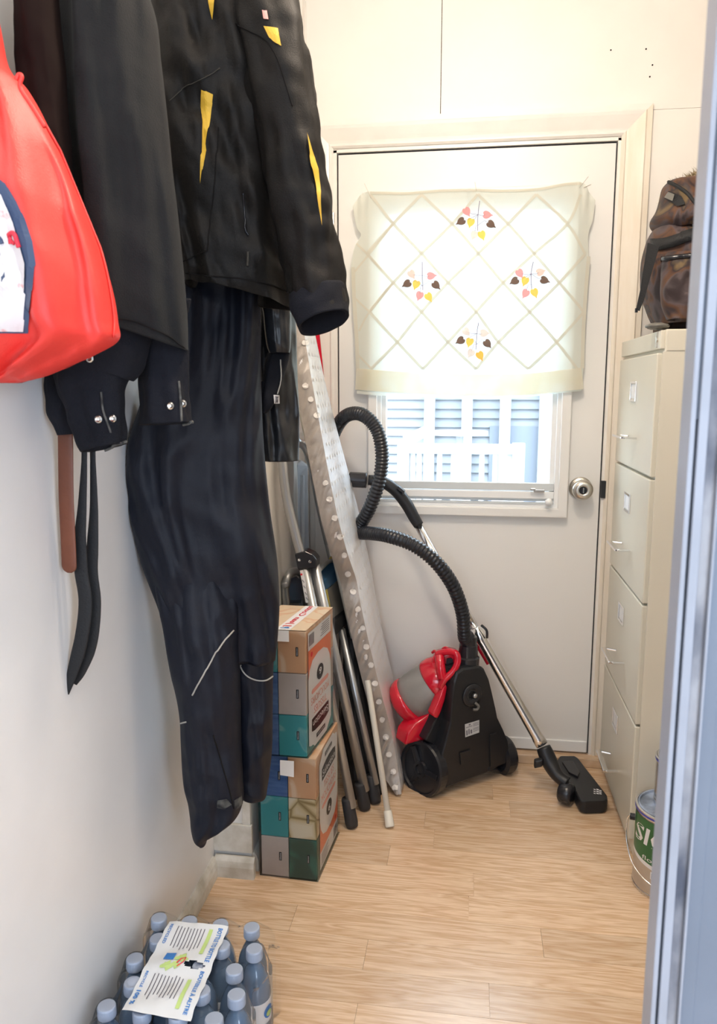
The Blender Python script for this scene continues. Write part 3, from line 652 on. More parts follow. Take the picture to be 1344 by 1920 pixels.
def hsq(a, z_, w_, h_, m): return MB().add([cyl(a, z_, .0835), cyl(a+w_, z_, .0835), cyl(a+w_, z_+h_, .0835), cyl(a, z_+h_, .0835)], [(0, 1, 2, 3)]).build('house_picture', m, t_)
hsq(-28, 0.052, 24, 0.018, 'white'); hsq(-26, 0.054, 6, 0.013, 'greyp'); hsq(-16, 0.054, 4, 0.013, 'greyp'); hsq(-9, 0.054, 3, 0.013, 'greyp')
ear = cyl(-84, 0.163, 0.087); MB().lathe([(0.008, -0.004), (0.008, 0.007), (0.005, 0.008)], ear, (cyl(-84, 0, 1)-cyl(-84, 0, 0)), 14).build('ear', 'blackpl', t_)
MB().tube(catmull([cyl(-84, 0.168, 0.094), cyl(-86, 0.150, 0.100), cyl(-80, 0.105, 0.100), cyl(-60, 0.065, 0.093), cyl(-30, 0.045, 0.089), cyl(0, 0.038, 0.088), cyl(40, 0.05, 0.095), cyl(80, 0.10, 0.10), cyl(96, 0.168, 0.094)], 60), 0.0017, 8).build('wire_handle', 'chrome', t_, smooth=True)
can((0.506, 1.805, 0.2065), 0.055, 0.115, 'smaller bare tin can standing on the lid of the large paint can', 'paint_can', False)

# ============================================================ VACUUM CLEANER
vac = thing('vacuum_cleaner', 'red and black canister vacuum cleaner standing upright with coiled black hose', 'vacuum cleaner', (0.0, 2.22, 0))
v0 = Vector((-0.085, 2.112, 0)); vdir = Vector((0.80, 0.60, 0)).normalized(); vn = Vector((0.60, -0.80, 0)).normalized(); vb = -vn
def C4(x, y): return (740+x/5.6, 1200+y/5.6)
def vp(x, y, back=0): return PP(*C4(x, y), v0+vb*back, vn)
outl = [(640, 330), (700, 285), (860, 262), (930, 290), (980, 400), (1010, 520), (1050, 700), (1072, 810), (1130, 930), (1185, 1060), (1200, 1180), (1185, 1290), (1100, 1320), (950, 1400), (760, 1470), (530, 1555), (500, 1480), (480, 1200), (520, 1060), (570, 860), (590, 600), (610, 430)]
pl = [vp(x, y) for x, y in outl]
cen = sum(pl, Vector())/len(pl)
body = MB()
rings = [([cen+(p-cen)*s for p in pl], d) for s, d in ((0.955, -0.006), (0.985, -0.002), (1.0, 0.008), (1.0, 0.075))]
vs = []; n = len(pl)
for r, d in rings: vs += [p+vb*d for p in r]
fs = [(k*n+i, k*n+(i+1) % n, (k+1)*n+(i+1) % n, (k+1)*n+i) for k in range(3) for i in range(n)]
tr = geometry.tessellate_polygon([rings[0][0]]); fs += [tuple(t) for t in tr]+[tuple(i+3*n for i in t) for t in tr]
body.add(vs, fs); vbody = body.build('underside_shell', 'blackpl', vac)
# red mid body behind the shell
rp = [(610, 500), (900, 480), (1000, 800), (1080, 1150), (1050, 1330), (560, 1500), (470, 1350), (480, 1050)]
rl = [vp(x, y)+vb*0.075 for x, y in rp]; MB().prism(rl, vb*0.085).build('motor_housing', 'redpl', vac, bevel=0.02, smooth=True)
# left red flank: curved fender over the wheel
def vpl(x, y, dep): return PP(*C4(x, y), v0+vb*dep, vn)
fen = [(110, 1110), (140, 980), (220, 880), (340, 800), (420, 740), (480, 640), (520, 560), (480, 780), (400, 880), (310, 1060), (220, 1075)]
MB().prism([vpl(x, y, 0.07) for x, y in fen], vb*0.06).build('wheel_fender', 'redpl', vac, bevel=0.006, smooth=True)
hl = [(540, 465), (552, 500), (530, 620), (480, 770), (452, 822), (420, 815), (402, 780), (420, 740), (470, 620), (510, 500)]
MB().prism([vpl(x, y, 0.022) for x, y in hl], vb*0.03).build('latch', 'redpl', vac, bevel=0.003, smooth=True)
fl_ = [(620, 330), (600, 440), (590, 600), (570, 860), (520, 1060), (490, 1180), (440, 1120), (320, 1055), (400, 900), (460, 770), (545, 560), (560, 440)]
MB().prism([vpl(x, y, 0.035) for x, y in fl_], vb*0.04).build('side_shell', 'blackpl', vac, bevel=0.004)
for k in range(5):
    a = vpl(390+k*8, 1125+k*22, 0.028); b = vpl(480, 1118+k*22, 0.02); MB().bar(a, b, 0.004, 0.0025).build('vent_slat', 'blackgl', vac)
# dust container
a = PY(762, 1318, 2.245); b = PY(838, 1262, 2.235); ax = (b-a).normalized(); Lc = (b-a).length
MB().lathe([(0.060, 0.018), (0.070, 0.022), (0.073, 0.05), (0.069, Lc*0.75), (0.066, Lc*0.8), (0.04, Lc*0.82)], a, ax, 40).build('dust_container', 'smoke', vac, smooth=True)
MB().lathe([(0.030, -0.028), (0.058, -0.020), (0.072, -0.004), (0.076, 0.012), (0.074, 0.022), (0.068, 0.024)], a, ax, 40).build('container_base', 'redpl', vac, smooth=True)
MB().lathe([(0.072, Lc*0.70), (0.074, Lc*0.74), (0.072, Lc*0.86), (0.062, Lc*1.02), (0.040, Lc*1.12), (0.01, Lc*1.15)], a, ax, 40).build('container_lid', 'redpl', vac, smooth=True)
hd = [PY(*C4(395, 130), 2.22), PY(*C4(420, 118), 2.21), PY(*C4(440, 150), 2.205), PY(*C4(470, 240), 2.19)]
MB().tube(catmull(hd, 12), 0.0045, 8).build('clip', 'redpl', vac, smooth=True)
MB().tube(catmull([PY(*C4(505, 95), 2.22), PY(*C4(535, 82), 2.215), PY(*C4(565, 100), 2.21), PY(*C4(580, 130), 2.20)], 12), 0.005, 8).build('clip', 'redpl', vac, smooth=True)
MB().tube(catmull([PY(*C4(440, 150), 2.20), PY(*C4(540, 125), 2.185), PY(*C4(640, 140), 2.175), PY(*C4(660, 220), 2.17), PY(*C4(620, 320), 2.165), PY(*C4(520, 420), 2.16), PY(*C4(480, 500), 2.165)], 40), 0.010, 12).build('carry_handle', 'redpl', vac, smooth=True)
MB().tube(catmull([PY(*C4(470, 170), 2.19), PY(*C4(480, 280), 2.17), PY(*C4(500, 400), 2.165)], 20), 0.014, 12).build('handle_root', 'redpl', vac, smooth=True)
text('Infinity', lambda x, y: PY(*C4(395+72*x, 245-30*y+10*x), 2.14), 'white', vac) if False else None
MB().prism([PY(*C4(x, y), 2.205) for x, y in ((440, 150), (560, 122), (648, 140), (650, 300), (560, 450), (480, 505), (400, 400), (378, 290), (395, 190))], (0, 0.05, 0)).build('lid_shroud', 'redpl', vac, bevel=0.012, smooth=True)
MB().prism([PY(*C4(x, y), 2.1995) for x, y in ((545, 200), (590, 190), (612, 210), (606, 270), (570, 330), (545, 300), (538, 240))], (0, 0.004, 0)).build('grip_recess_shade', 'dark', vac)  # flat dark patch painting the shade of the handle opening
# wheels
def wheel(cpx_, cpy_, r, Yd, side, nm='wheel'):
    wc = PP(*C4(cpx_, cpy_), v0+vb*0.05, vn) if Yd is None else PY(*C4(cpx_, cpy_), Yd)
    axn = side.normalized()
    w1 = MB().lathe([(r*0.80, -0.028), (r, -0.022), (r, 0.004), (r*0.96, 0.010), (r*0.86, 0.010), (r*0.82, 0.003), (r*0.30, 0.004), (r*0.28, 0.012), (r*0.18, 0.013), (r*0.16, 0.006), (0.001, 0.006)], wc, axn, 44).build(nm, 'blackgl', vac, smooth=False)
    for k in range(3):
        ang = 2*math.pi*k/3+0.5; u = Vector((0, 0, 1)); v = axn.cross(u)
        p0 = wc+(u*math.cos(ang)+v*math.sin(ang))*r*0.25+axn*0.006; p1 = wc+(u*math.cos(ang)+v*math.sin(ang))*r*0.82+axn*0.006
        MB().bar(p0, p1, 0.016, 0.010, axn).build('spoke', 'blackgl', w1, bevel=0.002)
    return w1
wc = PP(*C4(285, 1350), (-0.115, 2.14, 0), vn)
wr = 0.082
whd = Vector((-0.62, -0.72, 0.10))
lw = wheel(285, 1350, 0.084, 2.150, whd)
rw = wheel(1150, 1200, 0.060, 2.315, Vector((0.8, 0.55, 0)))
# underside details
def oncast(x, y): return vp(x, y, -0.008)
cp = oncast(815, 580)
MB().lathe([(0.033, -0.002), (0.036, 0.0), (0.033, 0.004), (0.012, 0.002), (0.010, -0.004), (0.001, -0.004)], cp, vn, 32).build('socket_ring', 'blackgl', vac, smooth=True)
MB().lathe([(0.007, 0), (0.007, 0.006), (0.003, 0.009), (0.001, 0.009)], oncast(835, 582), vn, 16).build('screw', 'alu', vac, smooth=True)
MB().tube(catmull([oncast(835, 655)+vn*.004, oncast(862, 685)+vn*.008, oncast(850, 722)+vn*.006, oncast(815, 725)+vn*.004], 16), 0.004, 8).build('cord_hook', 'pillow', vac, smooth=True)
q = [vp(735, 885, -0.0075), vp(885, 840, -0.0075), vp(885, 970, -0.0075), vp(740, 1020, -0.0075)]
MB().prism(q, vn*0.0008).build('rating_label', 'greylabel', vac)
def rl_(x, y): a_ = q[0].lerp(q[1], x); b_ = q[3].lerp(q[2], x); return a_.lerp(b_, y)+vn*0.0014
rt = MB()
for (x0, x1, y0, y1) in ((0.05, 0.5, .25, .3), (0.55, .95, .1, .14), (0.55, .95, .2, .24), (0.55, .95, .3, .34), (.55, .95, .5, .54), (.55, .95, .6, .64), (.55, .95, .72, .76), (.06, .16, .5, .9), (.22, .3, .45, .85), (.36, .48, .55, .85), (.25, .38, .06, .18)):
    rt.add([rl_(x0, y0), rl_(x1, y0), rl_(x1, y1), rl_(x0, y1)], [(0, 1, 2, 3)])
rt.build('rating_print', 'greyp', vac)
for (x, y) in ((715, 345), (895, 290), (550, 1025)): MB().lathe([(0.003, 0), (0.003, 0.001)], vp(x, y, -0.006), vn, 10).build('screw_hole', 'dark', vac)
MB().prism([vp(x, y, -0.007) for x, y in ((680, 1180), (790, 1150), (795, 1280), (690, 1310))], vn*0.003).build('access_panel', 'blackpl', vac, bevel=0.001)
MB().prism([vp(x, y, -0.006) for x, y in ((990, 990), (1060, 970), (1110, 1290), (1000, 1330))], vn*0.004).build('side_panel', 'blackpl', vac, bevel=0.001)
MB().tube([vp(960, 1340, 0.0), vp(1100, 1365, 0.03), vp(1210, 1375, 0.05)], 0.010, 10).build('axle_arm', 'blackgl', vac, smooth=True)
# hose inlet and hose
ip = vp(765, 250, 0.035)
MB().lathe([(0.034, -0.012), (0.034, 0.022), (0.029, 0.026), (0.027, 0.060), (0.0245, 0.062), (0.024, 0.085)], ip, (0.02, 0, 1), 32).build('hose_inlet', 'blackgl', vac, smooth=False)
ht = ip+Vector((0.001, 0, 0.082))
PB = (-0.169, 0, 0); 
hp = [ht, PY(871, 1195, 2.20), PY(867, 1150, 2.18), PY(850, 1100, 2.15), PY(818, 1055, 2.12), PY(775, 1022, 2.12), PY(728, 1005, 2.15), PY(695, 1000, 2.20),
      PY(674, 998, 2.245), PY(675, 985, 2.245), PY(694, 950, 2.22), PY(711, 900, 2.21), PY(716, 850, 2.21), PY(706, 805, 2.21), PY(680, 778, 2.22), PY(652, 778, 2.25), PY(632, 800, 2.30), PY(618, 840, 2.335), PY(620, 885, 2.34), PY(640, 902, 2.32), PY(660, 901, 2.30)]
P = catmull(hp, 620)
MB().tube(P, lambda i: 0.0205 if i % 4 < 2 else 0.0176, 14).build('hose', 'hose', vac, smooth=True)
# loose cord and dust rag bits
MB().tube(catmull([PY(*C4(200, 850), 2.22), PY(*C4(160, 920), 2.21), PY(*C4(110, 1000), 2.20), PY(*C4(95, 1060), 2.19)], 20), 0.0025, 6).tube(catmull([PY(*C4(190, 880), 2.22), PY(*C4(150, 960), 2.20), PY(*C4(120, 1060), 2.19)], 20), 0.0025, 6).build('power_cord', 'cream', vac, smooth=True)
rag = MB()
rc = PY(*C4(1240, 1320), 2.33)
def ragf(u, v):
    a = 2*math.pi*u; b = math.pi*v; d = Vector((math.sin(b)*math.cos(a), math.sin(b)*math.sin(a), math.cos(b))); r = 1+0.35*noise.noise(d*3+Vector((3, 1, 2)))
    return rc+Vector((d.x*0.014*r, d.y*0.016*r, d.z*0.020*r))
tag(MB().grid(ragf, 24, 16, cu=True).build('crumpled_cloth', 'cream', smooth=True), 'small crumpled off-white cloth on the floor against the vacuum', 'cloth')
# wand + nozzle
wand = thing('vacuum_wand', 'chrome telescopic vacuum wand with black handle and floor nozzle leaning on the door', 'vacuum wand', PZ(1100, 1480, 0))
A0 = PY(780, 978, 2.315); A1 = PY(893, 1182, 2.275); A2 = PY(1019, 1402, 2.205)
MB().tube([A0, A1+(A1-A0)*0.05], 0.0125, 20).build('upper_tube', 'chrome', wand, smooth=True)
dW = (A2-A1).normalized()
MB().lathe([(0.0145, 0.0), (0.0195, 0.004), (0.0195, 0.045), (0.0170, 0.052), (0.0170, (A2-A1).length-0.03), (0.0185, (A2-A1).length-0.02), (0.0185, (A2-A1).length)], A1-dW*0.01, dW, 24).build('lower_tube', 'chrome', wand, smooth=True)
MB().tube(catmull([PY(902, 1172, 2.255), PY(912, 1182, 2.25), PY(913, 1196, 2.252)], 10), 0.004, 8).build('length_catch', 'blackgl', wand, smooth=True)
MB().tube([A1+Vector((-0.012, 0.014, -0.02)), A1+dW*0.12+Vector((-0.022, 0.016, 0))], 0.009, 10).build('red_slider', 'redpl', wand, smooth=True)
lo = lambda p: p
MB().tube(catmull([PY(690, 900, 2.30), PY(716, 903, 2.305), PY(742, 920, 2.31), PY(762, 945, 2.315), PY(776, 970, 2.315), PY(785, 985, 2.314)], 24), lambda i: 0.0155+0.003*math.sin(i/24*3.14), 20).build('handle', 'blackpl', wand, smooth=True)
MB().tube([PY(655, 899, 2.30), PY(688, 901, 2.30)], 0.0235, 24).build('hose_cuff', 'blackgl', wand, smooth=False, bevel=0.003)
MB().obox(PY(752, 918, 2.295), (0.010, 0, -0.008), (0, 0.012, 0), (0.003, 0, 0.004)).build('air_slider', 'blackgl', wand, bevel=0.002)
E0 = A2-dW*0.002
MB().tube(catmull([E0, PY(1030, 1428, 2.19), PY(1043, 1452, 2.165), PY(1062, 1468, 2.15)], 24), lambda i: 0.021+0.003*math.sin(i/24*6), 20).build('elbow', 'blackpl', wand, smooth=True)
MB().obox(PY(1009, 1430, 2.18), (0.012, 0, 0.004), (0, 0.010, 0), (0, 0, 0.012)).build('pedal', 'blackpl', wand, bevel=0.004)
kc = PY(1062, 1474, 2.135); kc.z = 0.034
MB().lathe([(0.024, -0.02), (0.030, -0.014), (0.030, 0.014), (0.024, 0.02)], kc, (0.9, -0.45, 0), 24).build('swivel', 'blackgl', wand, smooth=True)
def C7(x, y): return (700+x/2.688, 1150+y/2.688)
nz = [(918, 748), (938, 718), (1018, 718), (1032, 728), (1178, 915), (1180, 935), (1168, 945), (1062, 948), (1040, 940), (1000, 868), (920, 770)]
npz = [PZ(*C7(x, y), 0.040) for x, y in nz]
MB().prism(npz, Vector((0, 0, -0.036))).build('nozzle_head', 'blackpl', wand, bevel=0.005)
nt_ = [(950, 745), (1005, 740), (1040, 800), (1030, 822), (985, 800)]
MB().prism([PZ(*C7(x, y), 0.046) for x, y in nt_], Vector((0, 0, -0.007))).build('nozzle_collar', 'blackgl', wand, bevel=0.002)
lg = MB()
for i in range(3):
    for (x0, y0, x1, y1) in ((1108, 884+i*10, 1118, 890+i*10), (1122, 884+i*10, 1134, 891+i*10), (1136, 890+i*8, 1148, 896+i*8)):
        lg.add([PZ(*C7(a_, b_), 0.0408) for a_, b_ in ((x0, y0), (x1, y0+2), (x1+3, y1+1), (x0+3, y1-1))], [(0, 1, 2, 3)])
lg.build('nozzle_symbols', 'white', wand)

# ============================================================ IRONING BOARD
ib = thing('ironing_board', 'folded ironing board in silver cover with white dots leaning in the corner', 'ironing board', (-0.17, 2.05, 0))
bx0, slope = -0.176, 0.198
bn = Vector((1, 0, slope)).normalized(); bp0 = Vector((bx0, 2.05, 0.0))
def bpt(px, py): return PP(px, py, bp0, bn)
def C5(x, y): return (500+x/3.49, 600+y/3.49)
def C4b(x, y): return (480+x/3.31, 1100+y/3.31)
ridge = [C5(245, 60), C5(300, 400), C5(358, 720), C5(405, 980), C5(470, 1300), C5(530, 1520), C5(600, 1720), C4b(640, 50), C4b(700, 330), C4b(775, 640), C4b(845, 900), C4b(888, 1150), C4b(912, 1330), C4b(930, 1392)]
farb = [C5(310, 60), C5(385, 420), C5(450, 680), C5(552, 1060), C5(612, 1290), C5(655, 1500), C5(700, 1700), C4b(735, 20), C4b(778, 230), C4b(822, 440), C4b(872, 640), C4b(907, 900), C4b(928, 1060), C4b(946, 1180), C4b(946, 1290), C4b(934, 1390)]
rz = sorted([bpt(*p) for p in ridge], key=lambda v: v.z); fz = sorted([bpt(*p) for p in farb], key=lambda v: v.z)
def atz(arr, z_):
    if z_ <= arr[0].z: return arr[0].y
    for a_, b_ in zip(arr, arr[1:]):
        if z_ <= b_.z: return a_.y+(b_.y-a_.y)*(z_-a_.z)/(b_.z-a_.z)
    a_, b_ = arr[-2], arr[-1]; return b_.y
zlo, zhi = 0.012, 1.44
def bface(z_, y_, off): return Vector((bx0-slope*(z_), y_, z_))+bn*off
Zs = [zlo+(zhi-zlo)*i/120 for i in range(121)]
Yn = [atz(rz, z_) for z_ in Zs]; Yf = [max(atz(fz, z_), atz(rz, z_)+0.01) for z_ in Zs]
Yf = [min(y, 2.372) for y in Yf]
def smooth(a, k=6):
    for _ in range(k): a = [a[0]]+[(a[i-1]+2*a[i]+a[i+1])/4 for i in range(1, len(a)-1)]+[a[-1]]
    return a
Yn = smooth(Yn); Yf = smooth(Yf)
def bo(u, v):
    i = round(v*120); z_ = Zs[i]; y0, y1 = Yn[i], Yf[i]
    # cross-section loop: face (near->far), far edge, back, near edge
    th = 0.042*(0.35+0.65*math.sqrt(min(1, max(0, z_-zlo)/0.06)))
    k = u*4
    wr_ = 0.0022*noise.noise(Vector((z_*60, k*3, 2)))
    if k < 1: s = k; return bface(z_, y0+0.004+(y1-y0-0.008)*s, 0.003*math.sin(math.pi*min(1, s*6)/2)-0.003)
    if k < 2: s = k-1; return bface(z_, y1+0.003*math.sin(math.pi*s), -th*s)
    if k < 3: s = k-2; return bface(z_, y1+(y0-y1)*s, -th)
    s = k-3; return bface(z_, y0-0.004*math.sin(math.pi*s)+wr_*2, -th*(1-s)-0.002*math.sin(z_*90+s*6))
MB().grid(bo, 48, 120, cu=True, cap0=True, cap1=True).build('padded_cover', 'silvercloth', ib, smooth=True)
# near edge skirt with gathered wrinkles, slightly proud
def skf(u, v):
    z_ = zlo+(zhi-zlo)*v; ii = min(119, int(v*120)); y0 = Yn[ii]+(Yn[ii+1]-Yn[ii])*(v*120-ii)
    w2 = 0.006*noise.noise(Vector((z_*55+u*3.2, u*1.2, 7)))+0.003*noise.noise(Vector((z_*120+u*6, u*2, 3)))
    return bface(z_, y0-0.0045-0.003*math.sin(math.pi*u)+w2*math.sin(math.pi*u), -0.045*u*min(1, 0.4+max(0, z_-zlo)/0.08)-0.001)
Zs = [zlo+(zhi-zlo)*i/120 for i in range(121)]
MB().grid(lambda u, v: skf(u, v), 12, 480).build('gathered_edge', 'silveredge', ib, smooth=True)
dots = [C5(250, 150), C5(252, 430), C5(288, 520), C5(325, 625), C5(384, 1065), C5(413, 1172), C5(446, 1293), C5(480, 1417), C5(506, 1535), C5(531, 1658), C5(566, 1778), C5(597, 1890)] + [C4b(*p) for p in ((630, 140), (660, 255), (685, 370), (712, 483), (738, 598), (763, 710), (782, 822), (805, 930), (825, 1040), (850, 1145), (865, 1245))]
tree = bvh([o for o in ib.children])
for (x, y) in dots:
    rr = 5.6; poly = [(x+rr*math.cos(a)*0.95, y+rr*math.sin(a)) for a in [k*math.pi/7 for k in range(14)]]
    decal(tree, poly, 'dot', 'cover_dot', ib, lv=2, off=0.0035)
sd = MB(); k = 0
z_ = 0.05
while z_ < 1.40:
    i = min(120, int((z_-zlo)/(zhi-zlo)*120)); y0, y1 = Yn[i], Yf[i]; y_ = y0+0.018+(0.018 if k % 2 else 0)
    while y_ < y1-0.01:
        c_ = bface(z_, y_, 0.0012); sd.add([c_+Vector((0, 0.006*math.cos(a), 0.006*math.sin(a)))-Vector((slope*0.006*math.sin(a), 0, 0)) for a in [q_*math.pi/4 for q_ in range(8)]], [tuple(range(8))]); y_ += 0.036
    z_ += 0.034; k += 1
o = sd.build('small_dots', 'dot', ib); o['kind'] = 'stuff'
# leg tube with white cap + frame
l0 = PZ(731, 1550, 0.004); l1 = PY(705, 1381, 2.03); up_ = (l1-l0).normalized()
MB().tube([l0+up_*0.03, l0+up_*0.9], 0.0085, 14).build('leg', 'cream', ib, smooth=True)
MB().lathe([(0.012, 0), (0.0125, 0.004), (0.0115, 0.04), (0.0105, 0.042)], l0, up_, 18).build('foot_cap', 'cream', ib, smooth=True)
MB().tube([bface(0.2, Yn[16]+0.03, -0.055), bface(1.3, Yn[100]+0.03, -0.055)], 0.010, 12).build('frame_tube', 'cream', ib, smooth=True)
MB().tube([bface(0.2, Yf[16]-0.06, -0.055), bface(1.3, Yf[100]-0.05, -0.055)], 0.010, 12).build('frame_tube', 'cream', ib, smooth=True)

# red panel behind the board
rpn = [PX(588, 600, -0.455), PX(600, 600, -0.455), PX(613, 760, -0.430), PX(608, 760, -0.43)]
rd = thing('red_board', 'thin red panel standing behind the ironing board against the door casing', 'panel', (-0.40, 2.345, 0))
za, zb_ = PY(589, 618, 2.35), PY(609, 722, 2.35)
def rb_(px, py): p = PY(px, py, 2.352); return (p.x, 2.352, max(p.z, 0.012))
MB().prism([rb_(572, 590), rb_(594, 590), rb_(598, 618), rb_(609, 725), rb_(652, 1000), rb_(752, 1560), rb_(726, 1560), rb_(628, 1000)], (0, 0.006, 0)).build('blade', 'redpl', rd, bevel=0.001)

# ============================================================ STEP LADDER
sl = thing('step_ladder', 'folded aluminium step ladder with black hinge brackets behind the tissue boxes', 'step ladder', (-0.28, 2.05, 0))
def lp(px, py, Yd): return PY(px, py, Yd)
fA = PZ(660, 1545, 0.01); fB = PZ(684, 1512, 0.01)
R1 = catmull([PY(522, 800, 1.95), PY(531, 880, 1.95), PY(538, 935, 1.95), PY(556, 1010, 1.95), PY(569, 1055, 1.95)], 30)
far_off = Vector((0.0, 0.30, 0))
# continuous top loop from the near rail, over, down the far rail
topn = R1[0]; farpts = [PY(556, 826, 2.20), PY(573, 840, 2.21), PY(586, 880, 2.22), PY(600, 950, 2.22), PY(616, 1020, 2.23), PY(630, 1075, 2.24)]
loop = catmull([R1[30], PY(556, 1010, 1.95), PY(538, 935, 1.95), PY(531, 880, 1.95), PY(527, 820, 1.97), PY(530, 790, 2.03), PY(540, 792, 2.12)] + farpts, 90)
MB().tube(loop, 0.0125, 16).build('handle_loop', 'alu', sl, smooth=True)
MB().tube([PY(569, 1050, 1.95), fA+Vector((0, 0, 0.05))], 0.0125, 16).build('leg', 'alu', sl, smooth=True)
MB().tube([PY(590, 1060, 1.965), fB+Vector((0, 0, 0.05))], 0.0135, 16).build('leg', 'alu', sl, smooth=True)
fC = PZ(704, 1500, 0.01)
MB().tube([PY(616, 1020, 2.23), PY(640, 1120, 2.23), Vector((-0.275, 2.24, 0.05))], 0.0125, 16).build('leg', 'alu', sl, smooth=True)
MB().tube([PY(640, 1180, 2.10), fC+Vector((0, 0, 0.05))], 0.0105, 14).build('leg', 'alu', sl, smooth=True)
def cap_(f, top_): 
    d_ = (Vector(top_)-Vector(f)).normalized(); MB().lathe([(0.016, -0.002), (0.018, 0.01), (0.0165, 0.075), (0.0145, 0.080)], Vector(f)+Vector((0, 0, -0.004)), d_, 16).build('rubber_foot', 'rubber', sl, smooth=True)
cap_(fA, PY(569, 1050, 1.95)); cap_(fB, PY(590, 1060, 1.965)); cap_(fC, PY(640, 1180, 2.10)); cap_((-0.275, 2.24, 0.01), PY(640, 1120, 2.23))
bq = [PY(*p, 1.935) for p in ((552, 1039), (571, 1033), (586, 1040), (594, 1050), (593, 1066), (577, 1066), (558, 1069))]
bk = MB().prism(bq, (0, 0.045, 0)).build('hinge_bracket', 'blackgl', sl, bevel=0.003)
for p in ((561, 1050), (581, 1053)): MB().lathe([(0.0038, -0.001), (0.0038, 0.001), (0.002, 0.002)], PY(*p, 1.934), (0, -1, 0), 12).build('rivet', 'chrome', bk)
bq2 = [PY(*p, 2.205) for p in ((612, 1004), (622, 1008), (626, 1024), (618, 1026))]
MB().prism(bq2, (0, 0.04, 0)).build('hinge_bracket', 'blackgl', sl, bevel=0.002)
lbq = [PY(*p, 1.936) for p in ((562, 1070), (568, 1069), (582, 1130), (573, 1130))]
ll = MB().prism(lbq, (0, 0.001, 0)).build('warning_label', 'white', sl)
MB().lathe([(0.0028, 0), (0.0028, 0.0008)], PY(565, 1077, 1.935), (0, -1, 0), 12).build('warning_symbol', 'redp', ll)
for y in (1087, 1098, 1110, 1120): MB().tube([PY(566+(y-1085)*.22, y, 1.9348), PY(570+(y-1085)*.22, y+5, 1.9348)], 0.0008, 5).build('warning_print', 'greyp', ll)
def step(z_, xh, nm, m):
    # tread between near rail (Y~1.97) and far rail (Y~2.2), folded nearly upright
    a_ = Vector((xh, 1.985, z_)); b_ = Vector((xh, 2.215, z_)); return MB().obox((a_+b_)/2, (0.012, 0, 0), (0, 0.118, 0), (-0.02, 0, 0.05)).build(nm, m, sl, bevel=0.006)
s1 = PY(622, 1090, 2.1); s2 = PY(640, 1185, 2.1)
t1 = MB().prism([PY(601, 1096, 2.0), PY(640, 1060, 2.2), PY(645, 1078, 2.2), PY(604, 1112, 2.0)], (-0.03, 0.01, 0.02)).build('tread', 'bluevinyl', sl, bevel=0.003)
MB().tube(catmull([PY(598, 1070, 2.0), PY(612, 1056, 2.1), PY(622, 1051, 2.15), PY(640, 1050, 2.2)], 12), 0.006, 8).build('tread_guard', 'alu', sl, smooth=True)
MB().box(PY(625, 1050, 2.17).x-0.012, PY(625, 1050, 2.17).x+0.014, 2.16, 2.19, PY(625, 1050, 2.17).z-0.006, PY(625, 1050, 2.17).z+0.007).build('guard_clip', 'mustard', sl, bevel=0.002)
MB().prism([PY(603, 1114, 2.005), PY(646, 1080, 2.19), PY(652, 1142, 2.19), PY(621, 1172, 2.03)], (-0.004, 0.002, 0)).build('riser_panel', M['pillow'], sl)
MB().prism([PY(604, 1112, 2.003), PY(613, 1104, 2.04), PY(623, 1160, 2.05), PY(620, 1172, 2.02)], (0.001, -0.001, 0)).build('caution_label', 'mustard', sl)
MB().prism([PY(620, 1172, 2.0), PY(655, 1140, 2.19), PY(658, 1160, 2.19), PY(622, 1200, 2.0)], (-0.03, 0.01, 0.015)).build('tread', 'blackpl', sl, bevel=0.003)
MB().prism([PY(646, 1150, 2.18), PY(656, 1145, 2.18), PY(690, 1400, 2.2), PY(672, 1400, 2.2)], (-0.01, 0.02, 0)).build('rear_rail', 'blackpl', sl)
tag(MB().prism([PY(625, 1330, 2.33), PY(672, 1250, 2.33), PY(700, 1300, 2.33), PY(712, 1480, 2.33), PY(640, 1480, 2.33)], (0, 0.02, 0)).build('dark_mat', 'blackpl'), 'dark folded mat standing behind the ladder feet', 'mat') if False else None
# folding chair with blue vinyl
fc = thing('folding_chair', 'folded metal chair with blue vinyl back standing behind the step ladder', 'chair', (-0.46, 2.17, 0))
P = catmull([(-0.445, 2.01, 0.02), PY(537, 1130, 2.03), PY(536, 1100, 2.03), PY(541, 1078, 2.05), PY(552, 1071, 2.10), PY(562, 1074, 2.16), PY(570, 1095, 2.22), (-0.43, 2.24, 0.02)], 60)
MB().tube(P, 0.011, 12).build('frame', 'alu', fc, smooth=True)
MB().prism([PY(541, 1125, 2.05), PY(541, 1098, 2.05), PY(546, 1084, 2.07), PY(556, 1080, 2.12), PY(566, 1090, 2.18), PY(566, 1125, 2.18)], (-0.004, 0.004, -0.012)).build('backrest', 'bluevinyl', fc, bevel=0.003)
MB().prism([(-0.455, 2.03, 0.25), (-0.455, 2.20, 0.25), (-0.455, 2.20, 0.52), (-0.455, 2.03, 0.52)], (0.012, 0, 0)).build('seat', 'bluevinyl', fc, bevel=0.005)

# pale plastic folded thing in the corner
pn = thing('plastic_board', 'pale bluish-white plastic panel with rounded top standing upright in the far left corner', 'panel', (-0.49, 2.28, 0))
pts = [PY(548, 1080, 2.24), PY(551, 900, 2.24), PY(556, 872, 2.24), PY(566, 862, 2.26), PY(578, 872, 2.28), PY(583, 1080, 2.28)]
pts[0].z = 0.01; pts[-1].z = 0.01
MB().prism(pts, (-0.012, 0.02, 0)).build('panel', 'paleblue', pn, bevel=0.006)
MB().tube([Vector((pts[2].x+0.018, 2.235, 0.01)), pts[2]+Vector((0.018, -0.006, -0.03)), ], 0.006, 8).build('rib', 'paleblue', pn, smooth=True)

